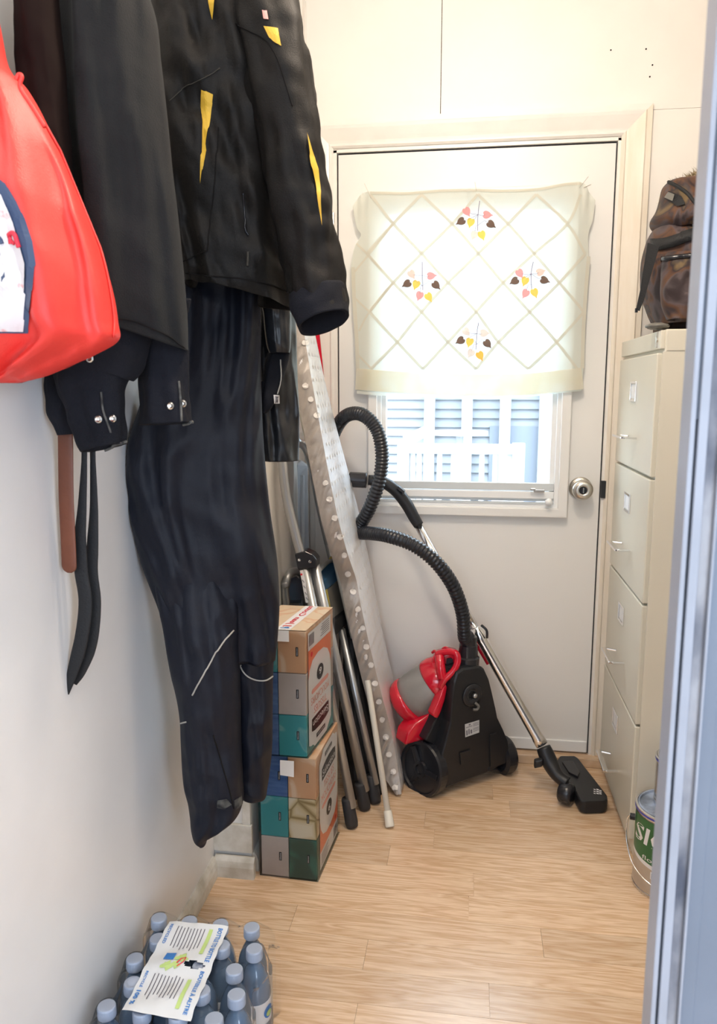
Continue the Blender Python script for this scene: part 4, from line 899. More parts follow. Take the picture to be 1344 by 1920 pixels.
# ============================================================ TISSUE PACKS
def pack(label, P0, ux, uy, wu, dep, hz, z0, cols, flip, ncol, name='tissue_pack'):
    """P0 front-right-bottom corner; ux towards the left along the front, uy towards the back"""
    t_ = thing(name, label, 'tissue boxes', (P0.x, P0.y, z0))
    P0 = Vector((P0.x, P0.y, z0)); Z = Vector((0, 0, 1)); nf = -uy; nr = -ux
    for c_ in range(ncol):
        for r_ in range(3):
            m_ = cols[c_][r_]; o_ = P0+ux*(wu*c_)+Z*(hz*r_)
            cen_ = o_+ux*wu/2+uy*dep/2+Z*hz/2
            b_ = MB().obox(cen_, ux*(wu/2-0.0006), uy*(dep/2), Z*(hz/2-0.0006)).build('tissue_box', m_, t_, bevel=0.0015)
            l_ = o_+ux*0.018+Z*(hz*0.52)-uy*0.0008
            lg_ = MB().prism([l_+ux*0.006-Z*0.011, l_-Z*0.011, l_+Z*0.011, l_+ux*0.006+Z*0.011], -uy*0.0004).build('box_logo', 'black', b_)
            lw_ = l_-uy*0.0008
            text('Sélection', lambda x, y: lw_+ux*(0.0045-0.0030*y)+Z*(0.009-0.018*x) if False else lw_+ux*(0.0015+0.003*y)+Z*(-0.009+0.018*x), 'white', b_)
    # right face art; s front->back 0..1, t bottom->top
    Ht = 3*hz
    def fr(s, t, off):
        if flip: s, t = 1-s, 1-t
        return P0+uy*(dep*s)+Z*(Ht*t)+nr*off
    def poly(ps, m_, nm, off): return MB().add([fr(s, t, off) for s, t in ps], [tuple(range(len(ps)))]).build(nm, m_, t_)
    poly([(.12, .03), (.94, .03), (.94, .93), (.86, .95), (.80, .955), (.74, .985), (.30, .985), (.24, .955), (.12, .90)], 'white', 'label_panel', 0.0010)
    poly([(.12, .17), (.94, .17), (.94, .40), (.90, .33), (.80, .27), (.60, .245), (.40, .25), (.25, .29), (.16, .36), (.12, .44)], 'orange', 'label_band', 0.0014)
    arch = [(.22, .74), (.84, .74), (.84, .84), (.74, .855), (.53, .865), (.32, .855), (.22, .84)]
    poly(arch, 'black', 'logo_panel', 0.0014); text('Sélection', lambda x, y: fr(.25+.56*x, .765+.055*y, 0.0018), 'white', t_, bold=0.01)
    poly([(.36, .90), (.68, .90), (.68, .935), (.36, .935)], 'black', 'logo_panel', 0.0014); text('Sélection', lambda x, y: fr(.39+.26*x, .908+.020*y, 0.0018), 'white', t_)
    text('TISSUES', lambda x, y: fr(.30+.46*x, .655+.060*y, 0.0014), 'salmon', t_)
    text('MOUCHOIRS', lambda x, y: fr(.20+.66*x, .565+.060*y, 0.0014), 'salmon', t_)
    poly([(.22, .515), (.25, .503), (.81, .503), (.84, .515), (.84, .528), (.81, .54), (.25, .54), (.22, .528)], 'salmon', 'label_pill', 0.0014)
    text('LINGETTES', lambda x, y: fr(.28+.50*x, .512+.016*y, 0.0018), 'white', t_) if False else None
    poly([(.53+.12*math.cos(a), .42+.062*math.sin(a)) for a in [k*math.pi/10 for k in range(20)]], 'black', 'count_circle', 0.0018)
    text('6', lambda x, y: fr(.485+.09*x, .385+.055*y, 0.0022), 'white', t_, bold=0.02)
    MB().add([v for k in range(9) for v in (fr(.74+.02*k, .05, .0014), fr(.74+.02*k+.010, .05, .0014), fr(.74+.02*k+.010, .14, .0014), fr(.74+.02*k, .14, .0014))], [(4*k, 4*k+1, 4*k+2, 4*k+3) for k in range(9)]).build('barcode', 'greyp', t_)
    MB().add([v for k in range(6) for v in (fr(.18, .05+.017*k, .0014), fr(.45+.03*(k % 3), .05+.017*k, .0014), fr(.45+.03*(k % 3), .056+.017*k, .0014), fr(.18, .056+.017*k, .0014))], [(4*k, 4*k+1, 4*k+2, 4*k+3) for k in range(6)]).build('small_print', 'greyp', t_)
    poly([(.83+.035*math.cos(a), .215+.02*math.sin(a)) for a in [k*math.pi/6 for k in range(12)]], 'redp', 'red_symbol', 0.0018)
    # shrink film
    c3 = P0+ux*(wu*ncol/2)+uy*dep/2+Z*Ht/2
    MB().obox(c3, ux*(wu*ncol/2+0.0035), uy*(dep/2+0.0035), Z*(Ht/2+(0.0008))).build('shrink_wrap', 'film', t_)
    return t_, P0
ux1 = (Vector((-0.483, 1.681, 0))-Vector((-0.345, 1.676, 0))).normalized(); uy1 = Vector((0.073, 1, 0)).normalized()
uy1 = (uy1-ux1*uy1.dot(ux1)).normalized(); uy1 = Vector((0.073, 1, 0)).normalized()
ux1 = Vector((-1, 0.04, 0)).normalized()
pack('lower shrink-wrapped stack of tissue boxes on the floor, teal, blue, peach and cream', Vector((-0.347, 1.682, 0)), ux1, uy1, 0.0700, 0.213, 0.1050, 0.002,
     [['b_green', 'b_cream', 'b_peach'], ['b_grey', 'b_teal', 'b_blue']], False, 2)
zU = 0.3205
ptop = PY(563, 1185, 1.675)
hU = (ptop.z-zU)/3
tp, U0 = pack('upper shrink-wrapped stack of tissue boxes, peach over grey over teal, resting on the lower stack', Vector((-0.368, 1.680, 0)), Vector((-1, 0.01, 0)).normalized(), Vector((0.135, 1, 0)).normalized(), 0.068, 0.205, hU, zU,
     [['b_teal', 'b_grey', 'b_peach'], ['b_blue', 'b_blue', 'b_teal']], True, 2)
# top art + sticker tape
uxU = Vector((-1, 0.01, 0)).normalized(); uyU = Vector((0.135, 1, 0)).normalized(); zT = zU+3*hU+0.0014
def tf(s, t, off=0.0): return Vector((U0.x, U0.y, zT+off))+uxU*(0.068*s)+uyU*(0.205*t)
MB().add([tf(0, 0), tf(2, 0), tf(2, 1), tf(0, 1)], [(0, 1, 2, 3)]).build('top_print', 'b_top', tp)
MB().add([tf(0.55, -0.005, .0006), tf(1.05, -0.005, .0006), tf(1.05, 1.0, .0006), tf(0.55, 1.0, .0006)], [(0, 1, 2, 3)]).build('tape', 'white', tp)
MB().add([tf(0.55, -0.03, .0006), tf(1.05, -0.03, .0006), tf(1.05, -0.03, -0.026), tf(0.55, -0.03, -0.026)], [(0, 1, 2, 3)]).build('tape_end', 'white', tp)
text('Jean Coutu', lambda x, y: tf(0.95-0.30*y, 0.20+0.78*x, 0.0012), 'redp', tp, bold=0.02)
text('P', lambda x, y: tf(0.95-0.30*y, 0.05+0.05*x, 0.0012), 'blue', tp, bold=0.05); text('J', lambda x, y: tf(0.95-0.30*y, 0.11+0.05*x, 0.0012), 'redp', tp, bold=0.05)
a_ = PY(525, 1424, 1.672); 
tag(MB().prism([PY(525, 1425, 1.6685), PY(551, 1427, 1.6685), PY(551, 1457, 1.6685), PY(525, 1453, 1.6685)], (0, -0.0006, 0)).build('paper_tag', 'white'), 'small white paper tag hanging between the two tissue stacks', 'tag')

# ============================================================ WATER BOTTLES
bot0 = None; pos = []
for r_ in range(6):
    y_ = 1.2455-0.053*r_
    for c_ in range(4):
        x_ = -0.560+0.0598*c_+(0.020 if r_ % 2 else 0.0); pos.append((x_, y_, r_, c_))
bprof = [(0.020, 0), (0.026, 0.003), (0.0275, 0.010), (0.0265, 0.02), (0.0278, 0.03), (0.0278, 0.045), (0.0272, 0.048), (0.0272, 0.108), (0.0280, 0.112), (0.0275, 0.125), (0.0235, 0.146), (0.0165, 0.163), (0.0115, 0.172), (0.0110, 0.180), (0.0130, 0.182), (0.0130, 0.184), (0.010, 0.185)]
bt = thing('water_bottle', 'x', 'bottle', (0, 0, 0), 'bottles in the shrink-wrapped water pack')
MB().lathe(bprof, (0, 0, 0), seg=28).build('bottle_body', 'bottle', bt, smooth=True)
MB().lathe([(0.0279, 0.047), (0.0282, 0.05), (0.0282, 0.108), (0.0279, 0.110)], (0, 0, 0), seg=28).build('paper_label', 'white', bt, smooth=True)
cp_ = MB(); seg = 48; cps = []
for k in range(seg): pass
MB().lathe([(0.0148, 0.183), (0.0150, 0.186), (0.0148, 0.199), (0.0138, 0.2015), (0.001, 0.202)], (0, 0, 0), seg=30).build('cap', 'cap', bt, smooth=False, bevel=0.0005)
rown = ['far row', 'second row', 'third row', 'fourth row', 'fifth row', 'near row']
coln = ['beside the wall', 'second from the wall', 'third from the wall', 'on the floor side']
first = True
def copy_thing(src, loc):
    c = src.copy(); COL.objects.link(c); c.location = loc; WL[c.name] = tuple(loc)
    for ch in list(src.children):
        d = ch.copy(); COL.objects.link(d); d.parent = c; WL[d.name] = tuple(loc)
    return c
for (x_, y_, r_, c_) in pos:
    loc = (x_, y_, 0.001)
    if first: b_ = bt; b_.location = loc; WL[b_.name] = loc; first = False
    else: b_ = copy_thing(bt, loc)
    b_['label'] = 'blue water bottle in the %s of the pack, %s' % (rown[r_], coln[c_])
    b_.rotation_euler[2] = random.random()*0.6
# logo discs on the near right bottles
wrapx = thing('plastic_wrap', 'clear shrink film with printed white label wrapped around the water bottles', 'plastic wrap', (-0.47, 1.10, 0))
def top_h(x, y):
    h = 0; 
    for (bx, by, _, _) in pos:
        d = math.hypot(x-bx, y-by); h = max(h, 0.2035-max(0, d-0.015)*0.95)
    return max(h, 0.172)
wx0, wx1, wy0, wy1 = -0.5905, -0.345, 0.948, 1.278
fm = MB()
def inb(v): return v
def film(u, v):
    # v: 0..0.25 side left up, .25-.75 top, .75-1 side right down  (across X); u along Y
    y = wy0+(wy1-wy0)*u
    ph = (1.2455-y)/0.053; off = 0.010*(1-math.cos(math.pi*ph)); X0 = -0.5905+off*0.9; X1 = -0.3495+off
    if v < 0.2: x = X0; z_ = 0.004+(top_h(X0+0.012, y)-0.03)*(v/0.2)
    elif v > 0.8: x = X1; z_ = 0.004+(top_h(X1-0.012, y)-0.03)*((1-v)/0.2)
    else: s = (v-0.2)/0.6; x = X0+(X1-X0)*s; z_ = top_h(x, y); e = min(s, 1-s); z_ -= 0.03*max(0, 1-e/0.06)
    return Vector((x, y, z_+0.0015*noise.noise(Vector((x*40, y*40, z_*20)))))
fm.grid(film, 90, 120)
for yy_ in (wy0, wy1):
    fm.grid(lambda u, v: Vector((wx0+(wx1-wx0)*u, yy_+(0.002 if yy_ > 1.2 else -0.002)*noise.noise(Vector((u*20, v*9, 1))), 0.004+(top_h(wx0+(wx1-wx0)*u, yy_-0.01)-0.01)*v)), 40, 12)
fm.build('film', 'film', wrapx, smooth=True)
# printed sheet on top
lq = [PZ(*p, 0.205) for p in ((318, 1729), (428, 1738), (357, 1914), (228, 1897))]
def lf(x, y, off=0.0):
    p = lq[0].lerp(lq[1], x).lerp(lq[3].lerp(lq[2], x), y)
    return Vector((p.x, p.y, 0.2062+off+0.0022*math.sin(y*14+x*3)+0.0020*noise.noise(Vector((x*4, y*5, 0)))))
hole = [(.60, .44), (.70, .42), (.78, .47), (.92, .50), (.80, .52), (.66, .53), (.58, .49)]
lmb = MB(); NX, NY = 48, 60
vid = {}
def inhole(x, y): return geometry.intersect_point_tri_2d if False else ((x-.72)/.17)**2+((y-.475-0.04*(x-.72))/.035)**2 < 1
for j in range(NY+1):
    for i in range(NX+1):
        x, y = i/NX, j/NY; ex = 0.006*math.sin(y*40)*(1 if i in (0, NX) else 0); lmb.v.append(tuple(lf(x+ex, y)))
for j in range(NY):
    for i in range(NX):
        if inhole((i+.5)/NX, (j+.5)/NY): continue
        a_ = j*(NX+1)+i; lmb.f.append((a_, a_+1, a_+NX+2, a_+NX+1))
lmb.build('printed_sheet', 'paper', wrapx, smooth=True)
# The sheet reads from the right-hand side: lettering runs down its length
text('BOTTLE TO BOTTLE', lambda x, y: lf(.90+.06*y, .03+.40*x, 0.0012), 'blue', wrapx, bold=0.02) if False else None
text('BOTTLE TO BOTTLE', lambda x, y: lf(.86+.075*y, .04+.40*x, .0012), 'blue', wrapx, bold=0.02)
text('BOUTEILLE À AUTRE', lambda x, y: lf(.86+.075*y, .53+.43*x, .0012), 'blue', wrapx, bold=0.02)
text('100 %', lambda x, y: lf(.05+.07*y, .78+.16*x, .0012), 'blue', wrapx, bold=0.03)
text('RECYCLED', lambda x, y: lf(.06+.05*y, .05+.22*x, .0012), 'blue', wrapx, bold=0.02)
text('RECYCLÉ', lambda x, y: lf(.06+.05*y, .60+.15*x, .0012), 'blue', wrapx, bold=0.02)
pr = MB()
for blk in (0.06, 0.60):
    for k in range(9):
        x0 = .20+k*0.055; y0 = blk+0.02*random.random(); y1 = blk+0.20+0.07*random.random()
        n_ = 10; vs = []
        for i in range(n_+1):
            y = y0+(y1-y0)*i/n_; vs += [lf(x0, y, .0012), lf(x0+.014, y, .0012)]
        k0 = len(pr.v); pr.v += [tuple(v) for v in vs]; pr.f += [(k0+2*i, k0+2*i+1, k0+2*i+3, k0+2*i+2) for i in range(n_)]
pr.build('print_lines', 'greyp', wrapx)['kind'] = 'stuff'
for (x0, x1, y0, y1) in ((.72, .78, .06, .36), (.72, .78, .62, .92)):
    MB().grid(lambda u, v: lf(x0+(x1-x0)*u, y0+(y1-y0)*v, .0012), 2, 12).build('print_band', 'green', wrapx)
MB().grid(lambda u, v: lf(.22+.16*u, .37+.09*v, .0013), 4, 4).build('blue_square', 'blue', wrapx)
for (cx_, cy_, r_) in ((.50, .42, .09), (.32, .52, .08), (.44, .50, .07)):
    MB().add([lf(cx_, cy_, .0012)]+[lf(cx_+r_*math.cos(a)*(1+.4*math.sin(3*a)), cy_+.5*r_*math.sin(a)*(1+.4*math.cos(5*a)), .0012) for a in [k*math.pi/10 for k in range(20)]], [(0, k+1, (k+1) % 20+1) for k in range(20)]).build('leaf_print', 'green', wrapx)
MB().tube([lf(.46, .49, .002), lf(.50, .44, .002), lf(.56, .42, .002), lf(.55, .47, .002), lf(.48, .52, .002)], 0.0009, 5).build('red_outline', 'redp', wrapx)
# side logos on outer labels
for (bx, by, r_, c_) in pos:
    if c_ == 3 and r_ in (1, 3, 5):
        n_ = Vector((1, -0.35, 0)).normalized(); ce_ = Vector((bx, by, 0.09))+n_*0.0289
        sd_ = Vector((0, 0, 1)).cross(n_)
        def on(a, b, o_=0): return Vector((bx, by, 0.09+b))+ (n_*math.cos(a/0.029)+sd_*math.sin(a/0.029))*(0.0288+o_)
        MB().add([on(0, 0)]+[on(.012*math.cos(a), .012*math.sin(a)) for a in [k*math.pi/10 for k in range(20)]], [(0, k+1, (k+1) % 20+1) for k in range(20)]).build('label_logo', 'blue', wrapx)
        MB().add([on(0, -.003, .0004)]+[on(.007*math.cos(a), -.003+.006*math.sin(a), .0004) for a in [k*math.pi/8 for k in range(16)]], [(0, k+1, (k+1) % 16+1) for k in range(16)]).build('label_logo', 'green', wrapx)
        MB().add([v for k in range(8) for v in (on(-.012+.003*k, -.038), on(-.0105+.003*k, -.038), on(-.0105+.003*k, -.020), on(-.012+.003*k, -.020))], [(4*k, 4*k+1, 4*k+2, 4*k+3) for k in range(8)]).build('barcode', 'greyp', wrapx)

# ============================================================ HANGING CLOTHES
def garment(rows, A, B, amp=0.008, fu=5.0, seed=0, n=84, nz=110, ex=2.4, zf=2.0, droop=None, cap=True, wrinkle=0.004, bulge=None):
    A = Vector((*A, 0)); B = Vector((*B, 0)); d = (B-A).normalized(); nn = Vector((d.y, -d.x, 0))
    if nn.y > 0: nn = -nn
    rr = catmull([(r[1], r[2], r[0]) for r in rows], nz); th = catmull([(r[3], 0, 0) for r in rows], nz)
    mb = MB(); vs = []
    def ring(j, sc=1.0, lift=0.0):
        L = PP(rr[j].x, rr[j].z, A, nn); R = PP(rr[j].y, rr[j].z, A, nn); c = (L+R)/2; h = (R-L)/2*sc; t = th[j].x/2*sc
        out = []
        for k in range(n):
            a = 2*math.pi*k/n; cu, sv = math.cos(a), math.sin(a)
            u = math.copysign(abs(cu)**(2/ex), cu); v = math.copysign(abs(sv)**(2/ex), sv)
            p = c+h*u+nn*(t*v)
            xl = u*h.length
            ph = seed*7.3
            f = noise.noise(Vector((xl*fu*6, p.z*zf, ph)))*amp + 0.5*amp*(1-abs(noise.noise(Vector((xl*fu*11+p.z*2.5, p.z*zf*2, ph+9))))*3)
            f += wrinkle*1.6*(0.4-abs(noise.noise(Vector((xl*16+p.z*7, p.z*11-xl*5, ph+13))))*1.8)+wrinkle*noise.noise(Vector((xl*22, p.z*22, ph+3))) + 0.5*wrinkle*noise.noise(Vector((xl*50+p.z*15, p.z*40, ph+5)))
            if bulge: f += bulge(p, u, v)
            p = p+nn*f*(1 if v >= -0.2 else -0.6)*min(1, abs(v)*2+0.15)
            p.z += lift+(droop(u) if droop else 0)*(j/nz)
            p.x = max(p.x, -0.602); out.append(p)
        return out
    for j in range(nz+1): vs += ring(j)
    vs += ring(nz, 0.965, 0.002); vs += ring(nz, 0.93, 0.02); vs += ring(nz, 0.90, 0.06)
    m = nz+4
    fs = [(j*n+k, j*n+(k+1) % n, (j+1)*n+(k+1) % n, (j+1)*n+k) for j in range(m-1) for k in range(n)]
    fs += [tuple(reversed(range(n))), tuple((m-1)*n+k for k in range(n))]
    mb.add(vs, fs); return mb
def sleeve(pts, rad, amp=0.006, seed=0, flat=0.8, n=48, nz=80, cuff=True, wr=0.004):
    P = catmull(pts, nz); Rr = catmull([(r, 0, 0) for r in rad], nz)
    mb = MB(); vs = []; up = Vector((0, -1, 0))
    for j in range(nz+1+(2 if cuff else 0)):
        jj = min(j, nz); p = P[jj]; t = (P[min(jj+1, nz)]-P[max(jj-1, 0)]).normalized(); s = t.cross(up).normalized(); q = s.cross(t).normalized()
        r = Rr[jj].x
        if j == nz+1: r *= 0.88; p = p-t*0.002
        if j == nz+2: r *= 0.84; p = p-t*0.04
        for k in range(n):
            a = 2*math.pi*k/n
            dv = s*math.cos(a)*r+q*math.sin(a)*r*flat; pp = p+dv
            w_ = amp*noise.noise(Vector((pp.z*12+seed, math.cos(a)*2, math.sin(a)*2)))+wr*noise.noise(Vector((pp.x*35+seed, pp.z*40, pp.y*25)))
            pp = pp+dv.normalized()*w_; pp.x = max(pp.x, -0.602); vs.append(pp)
    m = nz+1+(2 if cuff else 0)
    fs = [(j*n+k, j*n+(k+1) % n, (j+1)*n+(k+1) % n, (j+1)*n+k) for j in range(m-1) for k in range(n)]
    fs += [tuple(reversed(range(n))), tuple((m-1)*n+k for k in range(n))]
    mb.add(vs, fs); return mb

# coat rail above the frame
rk = thing('coat_rack', 'white wall board with coat hooks behind the hanging clothes', 'coat rack', (-0.60, 1.15, 1.86))
MB().box(-0.605, -0.588, 0.70, 1.55, 1.86, 1.95).build('board', 'trimw', rk, bevel=0.002)
for y_ in (0.83, 1.02, 1.28, 1.33, 1.42):
    MB().tube(catmull([(-0.59, y_, 1.90), (-0.555, y_, 1.875), (-0.52, y_, 1.88), (-0.505, y_, 1.905)], 10), 0.005, 8).build('hook', 'nickel', rk, smooth=True)

# --- snow pants (navy-black nylon) : hip, left leg, right leg
sp_ = thing('snow_pants', 'black nylon snow pants with grey piped knees hanging under the snowmobile jacket', 'snow pants', (-0.45, 1.36, 0.33))
pA, pB = (-0.58, 1.33), (-0.30, 1.44)
def kneeb(p, u, v): return 0.022*math.exp(-((p.z-0.90)/0.10)**2-((u-0.55)/0.45)**2)-0.014*math.exp(-((p.z-0.98)/0.04)**2-((u-0.55)/0.4)**2)
hip = garment([(430, 345, 470, .10), (530, 325, 485, .12), (640, 300, 488, .13), (760, 262, 490, .14), (860, 232, 496, .15), (960, 240, 506, .15), (1060, 266, 520, .145), (1150, 300, 522, .14), (1230, 320, 515, .13)], pA, pB, 0.017, 4, 1, bulge=kneeb).build('hips', 'navycloth', sp_, smooth=True)
lg1 = garment([(1010, 290, 440, .05), (1090, 290, 448, .10), (1160, 303, 450, .135), (1240, 318, 450, .145), (1330, 336, 452, .14), (1400, 340, 453, .135), (1460, 344, 456, .13), (1495, 352, 456, .12), (1525, 356, 440, .11), (1560, 361, 394, .08), (1574, 372, 388, .06)], (-0.58, 1.32), (-0.30, 1.40), 0.009, 4, 2, bulge=None).build('leg', 'navycloth', sp_, smooth=True)
lg2 = garment([(1040, 420, 510, .05), (1090, 422, 518, .10), (1130, 425, 521, .125), (1190, 432, 516, .13), (1260, 438, 512, .125), (1330, 442, 511, .12), (1400, 444, 510, .12), (1450, 446, 505, .11), (1484, 452, 500, .10)], (-0.58, 1.38), (-0.30, 1.46), 0.010, 4, 3).build('leg', 'navycloth', sp_, smooth=True)
tr_ = bvh([hip, lg1, lg2])
for pts in ([(437, 1182), (415, 1208), (396, 1238), (376, 1275), (361, 1303)], [(450, 1247), (457, 1260), (468, 1270), (482, 1275), (498, 1275), (510, 1268)], [(340, 1356), (350, 1353)]):
    line_on(tr_, pts, 0.0016, 'piping', 'piping', sp_)
line_on(tr_, [(400, 1378), (412, 1420), (428, 1475), (437, 1515)], 0.0012, 'seam', 'seam', sp_)
decal(tr_, [(408, 1500), (425, 1497), (434, 1508), (420, 1516), (406, 1514)], 'dust', 'dust_mark', sp_, off=0.0015); decal(tr_, [(438, 1500), (452, 1492), (454, 1506), (440, 1520)], 'dust', 'dust_mark', sp_, off=0.0015)

# --- black puffer behind (label tag)
pf = thing('black_jacket', 'shiny black nylon jacket with small white label hanging behind the snow pants', 'jacket', (-0.38, 1.53, 1.0))
pfb = garment([(420, 460, 545, .10), (540, 465, 550, .12), (600, 470, 553, .13), (680, 472, 556, .12), (760, 476, 559, .11), (820, 478, 560, .11), (862, 482, 559, .10)], (-0.50, 1.50), (-0.28, 1.58), 0.010, 6, 4, wrinkle=0.006).build('body', 'puffer', pf, smooth=True)
flp = garment([(540, 480, 540, .05), (580, 492, 545, .055), (620, 496, 546, .06), (648, 500, 545, .05), (662, 505, 543, .04)], (-0.45, 1.40), (-0.28, 1.45), 0.004, 6, 5, nz=50).build('pocket_flap', 'puffer', pf, smooth=True)
tp_ = bvh([pfb, flp]);
pk_ = garment([(655, 505, 545, .03), (680, 496, 540, .05), (720, 492, 528, .055), (760, 488, 512, .05), (775, 488, 500, .04)], (-0.45, 1.42), (-0.28, 1.47), 0.004, 6, 8, nz=50).build('pocket', 'denim', pf, smooth=True)
tp_ = bvh([pfb, flp, pk_])
decal(tp_, [(512, 740), (523, 740), (523, 756), (512, 756)], 'white', 'label_patch', pf); decal(tp_, [(514, 742), (517, 742), (517, 754), (514, 754)], 'greyp', 'label_print', pf, off=0.004); decal(tp_, [(519, 742), (521, 742), (521, 754), (519, 754)], 'greyp', 'label_print', pf, off=0.004)
line_on(tp_, [(526, 675), (525, 710), (518, 738)], 0.0012, 'piping', 'cord', pf, off=0.003); MB().lathe([(0.003, 0), (0.004, 0.004), (0.003, 0.01)], hit(tp_, 490, 718, 0.004), (0, -0.3, 1), 12).build('snap', 'nickel', pf)

# --- snowmobile jacket
jk = thing('snowmobile_jacket', 'black snowmobile jacket with yellow flashes hanging rightmost on the hooks', 'jacket', (-0.42, 1.28, 1.18))
jA, jB = (-0.58, 1.22), (-0.26, 1.33)
def jbul(p, u, v): return 0.006*math.sin((p.z*20+u*5))*max(0, u)
jb = garment([(-160, 300, 400, .10), (-110, 290, 440, .14), (-40, 284, 468, .17), (40, 284, 490, .18), (120, 290, 508, .19), (220, 296, 520, .19), (330, 304, 532, .19), (430, 318, 542, .19), (500, 332, 548, .18), (540, 345, 549, .165), (556, 347, 549, .155)], jA, jB, 0.020, 3.4, 11, wrinkle=0.009, droop=lambda u: 0.022*(-u), bulge=jbul).build('body', 'jacketcloth', jk, smooth=True)
slv = sleeve([PY(440, -110, 1.24), PY(478, -30, 1.23), PY(505, 60, 1.22), PY(528, 170, 1.215), PY(548, 290, 1.21), (PY(566, 400, 1.21)), PY(583, 490, 1.205), PY(597, 560, 1.20), PY(604, 592, 1.195)], [0.045, 0.052, 0.052, 0.050, 0.048, 0.047, 0.045, 0.043, 0.041], 0.009, 3, 0.85).build('sleeve', 'jacketcloth', jk, smooth=True)
cf = sleeve([PY(592, 545, 1.202), PY(600, 580, 1.197), PY(607, 606, 1.19)], [0.044, 0.0445, 0.041], 0.002, 5, 0.85, nz=16).build('cuff', 'denim', jk, smooth=True)
tj = bvh([jb, slv, cf])
decal(tj, [(379, 168), (400, 178), (393, 230), (382, 300), (376, 345), (377, 260)], 'yellow', 'yellow_flash', jk, lv=4)
decal(tj, [(390, -6), (404, -6), (402, 20), (400, 38), (397, 26)], 'yellow', 'yellow_flash', jk)
decal(tj, [(495, 50), (520, 55), (527, 88), (512, 78), (505, 70)], 'yellow', 'yellow_flash', jk)
decal(tj, [(574, 250), (584, 285), (595, 318), (600, 360), (603, 424), (597, 390), (590, 345), (580, 300)], 'yellow', 'yellow_flash', jk)
decal(tj, [(492, 20), (500, 22), (503, 38), (495, 36)], 'salmon', 'sleeve_emblem', jk)
line_on(tj, [(345, 160), (352, 175), (322, 190)] if False else [(318, 190), (345, 165), (370, 152), (395, 140), (412, 128)], 0.0006, 'pipdim', 'printed_line', jk)
line_on(tj, [(408, 240), (404, 320), (396, 400), (388, 470)], 0.0009, 'seam', 'seam', jk)
line_on(tj, [(388, 470), (365, 480), (345, 490)], 0.0009, 'seam', 'seam', jk)
line_on(tj, [(457, 362), (459, 400), (458, 428), (465, 442)], 0.0014, 'blackgl', 'zipper', jk)
line_on(tj, [(465, 442), (466, 470), (465, 498)], 0.0022, 'nickel', 'zipper_pull', jk) if False else line_on(tj, [(466, 472), (466, 484), (465, 498)], 0.0020, 'pipdim', 'zipper_pull', jk)
line_on(tj, [(440, 44), (470, 60), (498, 75), (520, 110), (536, 160), (548, 200)], 0.001, 'seam', 'seam', jk)
line_on(tj, [(350, 512), (400, 518), (450, 522), (500, 532), (542, 548)], 0.0012, 'seam', 'hem_stitch', jk)

# --- grey-black coat (middle)
gcoat = thing('charcoal_coat', 'washed charcoal cotton coat hanging between the red bag and the snowmobile jacket', 'coat', (-0.48, 1.04, 0.98))
gA, gB = (-0.59, 1.00), (-0.36, 1.05)
gb = garment([(-190, 110, 190, .07), (-120, 90, 225, .09), (0, 80, 285, .11), (100, 78, 300, .12), (200, 80, 312, .12), (300, 84, 322, .12), (400, 90, 334, .12), (500, 96, 344, .12), (570, 104, 349, .12), (618, 120, 350, .11)], gA, gB, 0.012, 5, 21, droop=lambda u: -0.028*max(0, u+0.3)+0.008, bulge=lambda p, u, v: -0.035*sm(min(1, max(0, (-u-0.18)/0.22)))+0.012*math.exp(-((u-0.05)/0.2)**2), wrinkle=0.002).build('body', 'darkcloth', gcoat, smooth=True)
s1_ = sleeve([PY(205, 560, 1.02), PY(195, 640, 1.015), PY(172, 700, 1.01), PY(180, 770, 1.005), PY(194, 840, 1.0)], [0.060, 0.062, 0.052, 0.038, 0.0325], 0.006, 22, 0.7).build('sleeve', 'denim', gcoat, smooth=True)
s2_ = sleeve([PY(300, 560, 1.06), PY(302, 640, 1.06), PY(306, 710, 1.06), PY(311, 795, 1.055)], [0.040, 0.036, 0.033, 0.037], 0.006, 25, 0.7).build('sleeve', 'denim', gcoat, smooth=True)
s3_ = sleeve([PY(130, 600, 1.04), PY(118, 700, 1.035), PY(116, 770, 1.03), PY(122, 815, 1.03)], [0.03, 0.026, 0.022, 0.014], 0.004, 28, 0.7).build('lining', 'denim', gcoat, smooth=True)
tg = bvh([gb, s1_, s2_])
line_on(tg, [(152, 852), (175, 848), (200, 842), (218, 834), (236, 828)], 0.0022, 'frayed', 'cuff_hem', gcoat); line_on(tg, [(262, 798), (290, 799), (330, 797), (362, 791)], 0.0022, 'frayed', 'cuff_hem', gcoat)
line_on(tg, [(190, 735), (194, 770), (208, 812)], 0.0015, 'frayed', 'placket_edge', gcoat); line_on(tg, [(334, 715), (338, 760), (340, 790)], 0.0018, 'frayed', 'placket_edge', gcoat)
line_on(tg, [(216, 596), (250, 602), (290, 618), (320, 634), (344, 652)], 0.0012, 'seam', 'hem_stitch', gcoat)
for (x, y) in ((185, 786), (211, 785), (320, 761), (342, 757), (169, 672)):
    h_ = hit(tg, x, y, 0.001)
    if h_: MB().lathe([(0.0052, 0), (0.0052, 0.0015), (0.0035, 0.0028), (0.002, 0.002), (0.001, 0.002)], h_, (0.1, -1, 0), 16).build('snap', 'nickel', gcoat, smooth=False)
# dark brown coat strip at far left behind
bc = thing('dark_brown_coat', 'dark brown garment edge behind the red bag at the upper left', 'coat', (-0.56, 0.93, 1.2))
garment([(-200, 40, 90, .05), (-60, 30, 100, .06), (60, 32, 110, .06), (160, 40, 120, .06), (300, 60, 130, .06), (480, 80, 150, .05)], (-0.60, 0.93), (-0.45, 0.95), 0.005, 6, 31, nz=60).build('body', 'brownd', bc, smooth=True)
